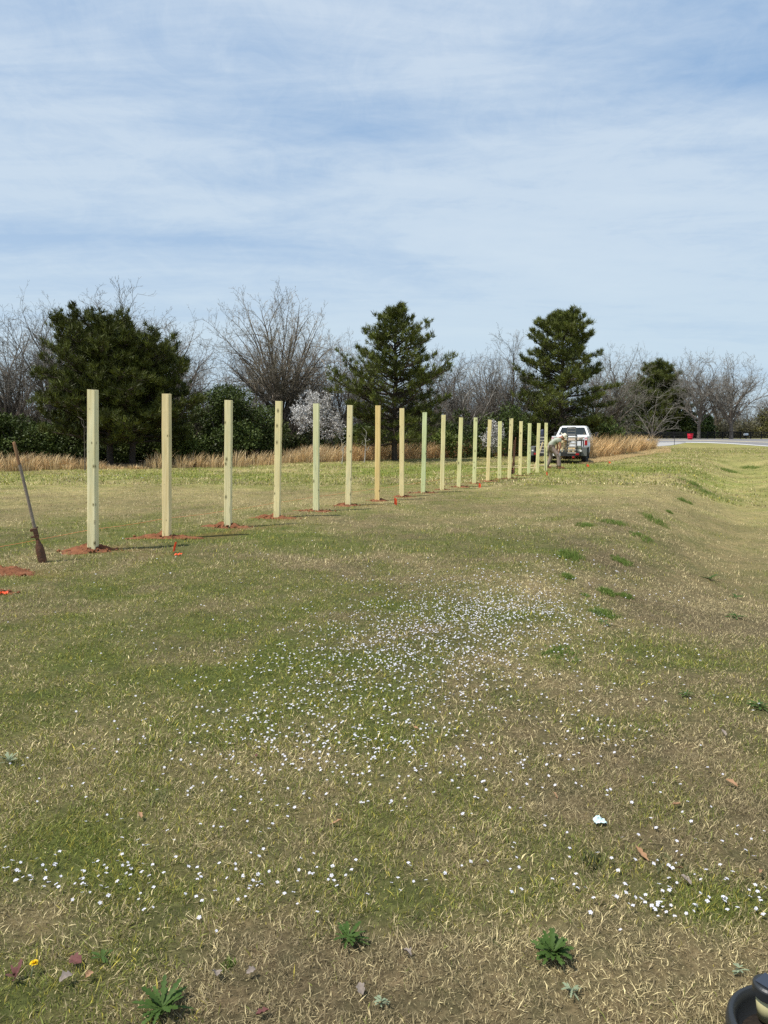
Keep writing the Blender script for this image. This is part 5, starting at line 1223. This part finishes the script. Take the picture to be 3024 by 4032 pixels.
TF = [(2720, 1905, 95, 16, 'bright green tuft high on the slope at the right'), (2790, 1945, 110, 12, 'long low green tuft below the bright one on the slope'), (2695, 1975, 60, 14, 'dark green tuft left of the long low one on the slope'),
      (2575, 2050, 130, 18, 'wide green tuft in the middle of the slope'), (2415, 2060, 100, 13, 'green strip of grass left of the wide tuft'), (2530, 2120, 95, 13, 'short bright green tuft under the wide one'), (2300, 2070, 70, 15, 'dark tuft at the top of the bank, below the truck'),
      (2240, 2190, 110, 22, 'large green tuft above the flower patch at its right'), (2450, 2212, 95, 14, 'brown green tuft right of the large one'), (2235, 2275, 55, 18, 'small tuft below the large one'), (2390, 2335, 75, 18, 'olive tuft on the bank'), (2465, 2350, 55, 16, 'small green tuft beside the olive one'),
      (2215, 2580, 150, 22, 'wide dull green tuft at the right edge of the flower patch'), (2380, 2420, 110, 20, 'thin pale green tuft between the flowers and the slope'), (2870, 1860, 80, 14, 'green tuft near the top of the swale'), (2960, 1850, 70, 12, 'green tuft in the bottom of the swale'), (2635, 2020, 26, 10, 'tiny dark green tuft at the rim of the swale'), (2305, 2345, 40, 8, 'low tuft left of the olive one')]
for i, (u, v, a_, b_, lab) in enumerate(TF): tuft(u, v, a_, b_ * 1.2, 900, lab, 200 + i)
tuft(2640, 3440, 150, 55, 200, 'pale arching tuft of longer grass at the right of the flowers, lower down', 230, (.10, .12, .05), (.42, .38, .20))
tuft(2330, 3400, 90, 45, 130, 'dark fine grass tuft below the pale blue wrapper', 231, (.05, .07, .03), (.14, .14, .06))
tuft(620, 3160, 80, 45, 110, 'pale arching grass tuft in the left middle of the lawn', 232, (.12, .14, .05), (.42, .40, .2))
tuft(2350, 2420, 60, 24, 120, 'small sage green tuft beside the dark weed', 233, (.10, .14, .06), (.2, .25, .1))
tuft(900, 3800, 60, 30, 90, 'short dark green tuft near the bottom left', 234)
def dead_leaf(u, v, ln, wd, m, label, seed, up=.012):
    p = G(u, v); b = MB(); r_ = random.Random(seed); n = 9; rows = []
    for i in range(n + 1):
        f = i / n; w2 = wd / 2 * math.sin(math.pi * (f * .94 + .03)) ** .8 * (1 + .28 * math.sin(f * 17 + seed)); c = .5 * ln * math.sin(f * 2.5 + seed) * .25
        rows.append([b.bm.verts.new((ln * (f - .5), k * w2 / 2, up + c + abs(k) * w2 * .35 + r_.uniform(-.002, .002))) for k in (-2, -1, 0, 1, 2)])
    for a, c in zip(rows, rows[1:]):
        for j in range(4): b.bm.faces.new((a[j], a[j + 1], c[j + 1], c[j]))
    o = b.obj('dead_leaf', m, loc=p + Vector((0, 0, .012)), smooth=True); o.rotation_euler = (r_.uniform(-.5, .5), r_.uniform(-.3, .3), r_.uniform(0, 6)); tag(o, label, 'dead leaf', 'dry leaves scattered on the lawn')
for a in [(550, 3232, .042, .018, M_dead, 'curled tan leaf in the left middle of the lawn', 1), (1325, 3258, .060, .014, M_dead, 'long tan leaf lying left of the wrapper', 2), (2528, 3378, .070, .020, M_dead, 'brown folded leaf below the wrapper', 3),
          (300, 3805, .045, .035, M_deadm, 'maroon curled leaf right of the dandelion', 4), (852, 3862, .042, .028, M_deadg, 'grey leaf near the bottom left', 5), (985, 3848, .03, .02, M_deadg, 'small grey leaf right of the larger grey leaf', 6),
          (1592, 3782, .036, .030, M_deadg, 'grey lobed leaf at the bottom centre', 7), (1423, 3918, .034, .024, M_deadg, 'grey leaf above the pale sage weed', 8), (612, 3958, .045, .030, M_dead, 'brown leaf on the large rosette at the bottom edge', 9),
          (2662, 3182, .055, .016, M_dead, 'orange brown leaf right of the wrapper', 10), (2672, 3442, .028, .018, M_dead, 'small orange leaf beside the pale tuft', 11), (2990, 3455, .05, .014, M_dead, 'thin orange leaf at the right edge', 12),
          (262, 3880, .04, .028, M_deadg, 'pale grey leaf below the maroon one', 13), (345, 3868, .03, .02, M_dead, 'small orange brown leaf right of the pale grey one', 14), (2480, 2612, .055, .016, M_dead, 'orange leaf on the bank right of the flowers', 15),
          (1035, 4015, .04, .025, M_deadm, 'dark leaf at the bottom edge', 16), (2850, 2900, .05, .02, M_deadg, 'pale leaf in the dry grass at the right', 17), (2700, 3490, .05, .022, M_deadg, 'grey leaf under the pale tuft', 18),
          (2880, 3100, .06, .02, M_dead, 'brown leaf at the far right', 19), (2180, 3150, .04, .012, M_dead, 'small brown leaf left of the wrapper', 20), (1640, 2880, .03, .015, M_dead, 'little tan leaf inside the flower patch', 21), (1010, 2990, .04, .014, M_deadm, 'dark leaf left of the lower flowers', 22)]: dead_leaf(*a)
def wrapper():
    p = G(2360, 3248); b = MB(); g = random.Random(3); nx_, ny_ = 11, 9; V = []
    for j in range(ny_):
        V.append([b.bm.verts.new(((i - 5) * .0052 + g.uniform(-.0035, .0035), (j - 4) * .0052 + g.uniform(-.0035, .0035), .012 + .022 * math.exp(-((i - 4) ** 2 + (j - 5) ** 2) / 9) + g.uniform(0, .011))) for i in range(nx_)])
    for j in range(ny_ - 1):
        for i in range(nx_ - 1):
            if (i in (0, nx_ - 2) and j in (0, ny_ - 2)): continue
            b.bm.faces.new((V[j][i], V[j][i + 1], V[j + 1][i + 1], V[j + 1][i]))
    o = b.obj('wrapper', M_paper, loc=p); tag(o, 'crumpled white and pale blue wrapper lying in the grass at the right', 'litter')
wrapper()
def dandelion():
    p = G(122, 3845); r = empty('dandelion', p, 0, 'single yellow dandelion flower on a bent stem at the lower left', 'flower')
    top = (.010, .004, .040); link('stem', tubes_mesh('stem', [(0, 0, 0, .006, 0, .022, .0017, .0016), (.006, 0, .022, *top, .0016, .0015)], 6, M_sage), r)
    b = MB(); g = random.Random(2)
    for k in range(110):
        a = g.random() * 6.283; e = g.random() ** .6 * 1.45; d = Vector((math.cos(a) * math.sin(e), math.sin(a) * math.sin(e), math.cos(e) * .7)); s_ = Vector((-math.sin(a), math.cos(a), 0)) * .0011; t0 = Vector(top) + d * .003; t1 = Vector(top) + d * .0135
        b.bm.faces.new([b.bm.verts.new(q) for q in (t0 - s_, t0 + s_, t1 + s_, t1 - s_)])
    b.obj('flower_head', M_yellow, r)
dandelion()
def solar_light():
    # the round black cap is seen at pixel (3028, 3872), about 15 cm above the lawn
    d = ray(3030, 3868); zc = .150; t = (zc - EYE) / d.z; x, y = d.x * t, d.y * t; z0 = hz0(x, y)
    r = empty('solar_light', (x, y, z0), R(35), 'black capped solar path light with a pale yellow body at the lower right corner', 'solar light'); h = zc - z0
    b = MB(); b.lathe([(0, h - .001), (.034, h - .002), (.040, h - .006), (.0415, h - .010), (.041, h - .034), (.038, h - .038), (0, h - .038)], 36); cp = b.obj('cap', M_hardbl, r, smooth=False)
    b = MB(); b.box((0, 0, h + .0005), (.052, .052, .003), bev=.001); b.obj('solar_panel', M_solar, cp)
    b = MB(); b.lathe([(.0, h - .039), (.033, h - .039), (.026, h - .105), (.0, h - .105)], 28); b.obj('diffuser', M_plastic, r, smooth=True)
    b = MB(); b.tube((0, 0, h - .105), (0, 0, -.03), .009, .006, n=10); b.obj('spike', M_hardbl, r)
    q = G(3108, 4185); r2 = empty('plastic_pot', (q.x, q.y, q.z), 0, 'rounded black plastic pot rim at the lower right corner under the solar light', 'plant pot')
    b = MB(); b.lathe([(.095, 0), (.138, .012), (.153, .040), (.158, .075), (.154, .100), (.146, .109), (.138, .105), (.130, .085), (.118, .03), (.0, .02)], 56); b.obj('pot', M_hardbl, r2, smooth=True)
    b = MB(); b.lathe([(0, .045), (.06, .05), (.12, .043), (.12, .02), (0, .02)], 30); b.obj('soil', M_clay2, r2, smooth=True)
M_clay2 = mat('dark potting soil', (.02, .014, .01), .95, bump=(60, .8))
solar_light()

# ------------------------------------------------------------------ small white flowers
FL = [(1950, 2400, 210, 62, 1050), (1750, 2480, 230, 70, 950), (1480, 2620, 270, 90, 850), (1250, 2850, 330, 100, 380), (1450, 3000, 400, 120, 200), (330, 3480, 260, 45, 70), (900, 3510, 330, 60, 40), (1550, 3450, 480, 60, 40),
      (2780, 3560, 250, 50, 70), (2250, 2750, 300, 170, 200), (2700, 3330, 250, 120, 45), (650, 3150, 480, 160, 50), (1250, 2250, 700, 120, 60), (2250, 2230, 220, 60, 90), (900, 2450, 450, 180, 90), (350, 1880, 260, 10, 90), (1850, 2330, 420, 60, 160)]
g = np.random.default_rng(5); uv = np.concatenate([np.stack([g.normal(u, a, n), g.normal(v, b_, n)], -1) for u, v, a, b_, n in FL])
uv = uv[(uv[:, 1] > 1860) & (uv[:, 1] < 4080) & (uv[:, 0] > -150) & (uv[:, 0] < 3180)]; uv = uv[np.argsort(-uv[:, 1])]
def flower_geo(seed, R0):
    r_ = random.Random(seed); T = []; h = r_.uniform(.014, .032); lx, ly = r_.uniform(-.012, .012), r_.uniform(-.012, .012); c = Vector((lx, ly, h)); n = r_.choice((4, 5, 5)); til = Vector((r_.gauss(0, .35), r_.gauss(-.25, .35), 1)).normalized(); q = til.to_track_quat('Z', 'Y')
    for k in range(n):
        a0 = 6.283 * k / n; da = 6.283 / n * .44; f = lambda a, rr, z: c + q @ Vector((math.cos(a) * rr, math.sin(a) * rr, z))
        p0, p1, p2, p3 = f(a0, 0, 0), f(a0 - da, R0 * .75, .0015), f(a0, R0, .0), f(a0 + da, R0 * .75, .0015); T += [(p0, p1, p2), (p0, p2, p3)]
    s = Vector((.0006, 0, 0)); St = [(Vector((0, 0, -.002)) - s, Vector((0, 0, -.002)) + s, c)]
    return np.array([[tuple(p) for p in t] for t in T]), np.array([[tuple(p) for p in t] for t in St])
def flower_mesh(seed, R0):
    T, S = flower_geo(seed, R0); me = tris_mesh('small_white_flower', np.concatenate([T, S]), M_petal); me.materials.append(M_weed); me.polygons[len(T)].material_index = 1; return me
protos = [flower_mesh(i, .0058 + .0010 * (i % 4)) for i in range(8)]
for i in range(300):
    p = G(*uv[i]); o = link('small_white_flower', protos[i % 8], loc=p, rz=(i * 2.399) % 6.283)
    tag(o, 'tiny white spring flower on a short stem among the near grass blades', 'flower', 'small white flowers in the lawn')
ox, oy = np.array([Gv(a, b_) for a, b_ in uv[300:]]).T; oz = height(ox, oy); Ts = []
geos = [flower_geo(50 + i, .0058 + .0010 * (i % 4))[0] for i in range(12)]
for i, (x, y, z) in enumerate(zip(ox, oy, oz)):
    k = 1.0 if y < 8 else 1.25 if y < 14 else 1.7; Ts.append(geos[i % 12] * k + np.array([x, y, z]))
tag(link('white_flowers', tris_mesh('white_flowers', np.concatenate(Ts), M_petal)), 'patch of countless tiny white spring flowers in the lawn', 'flowers', kind='stuff')
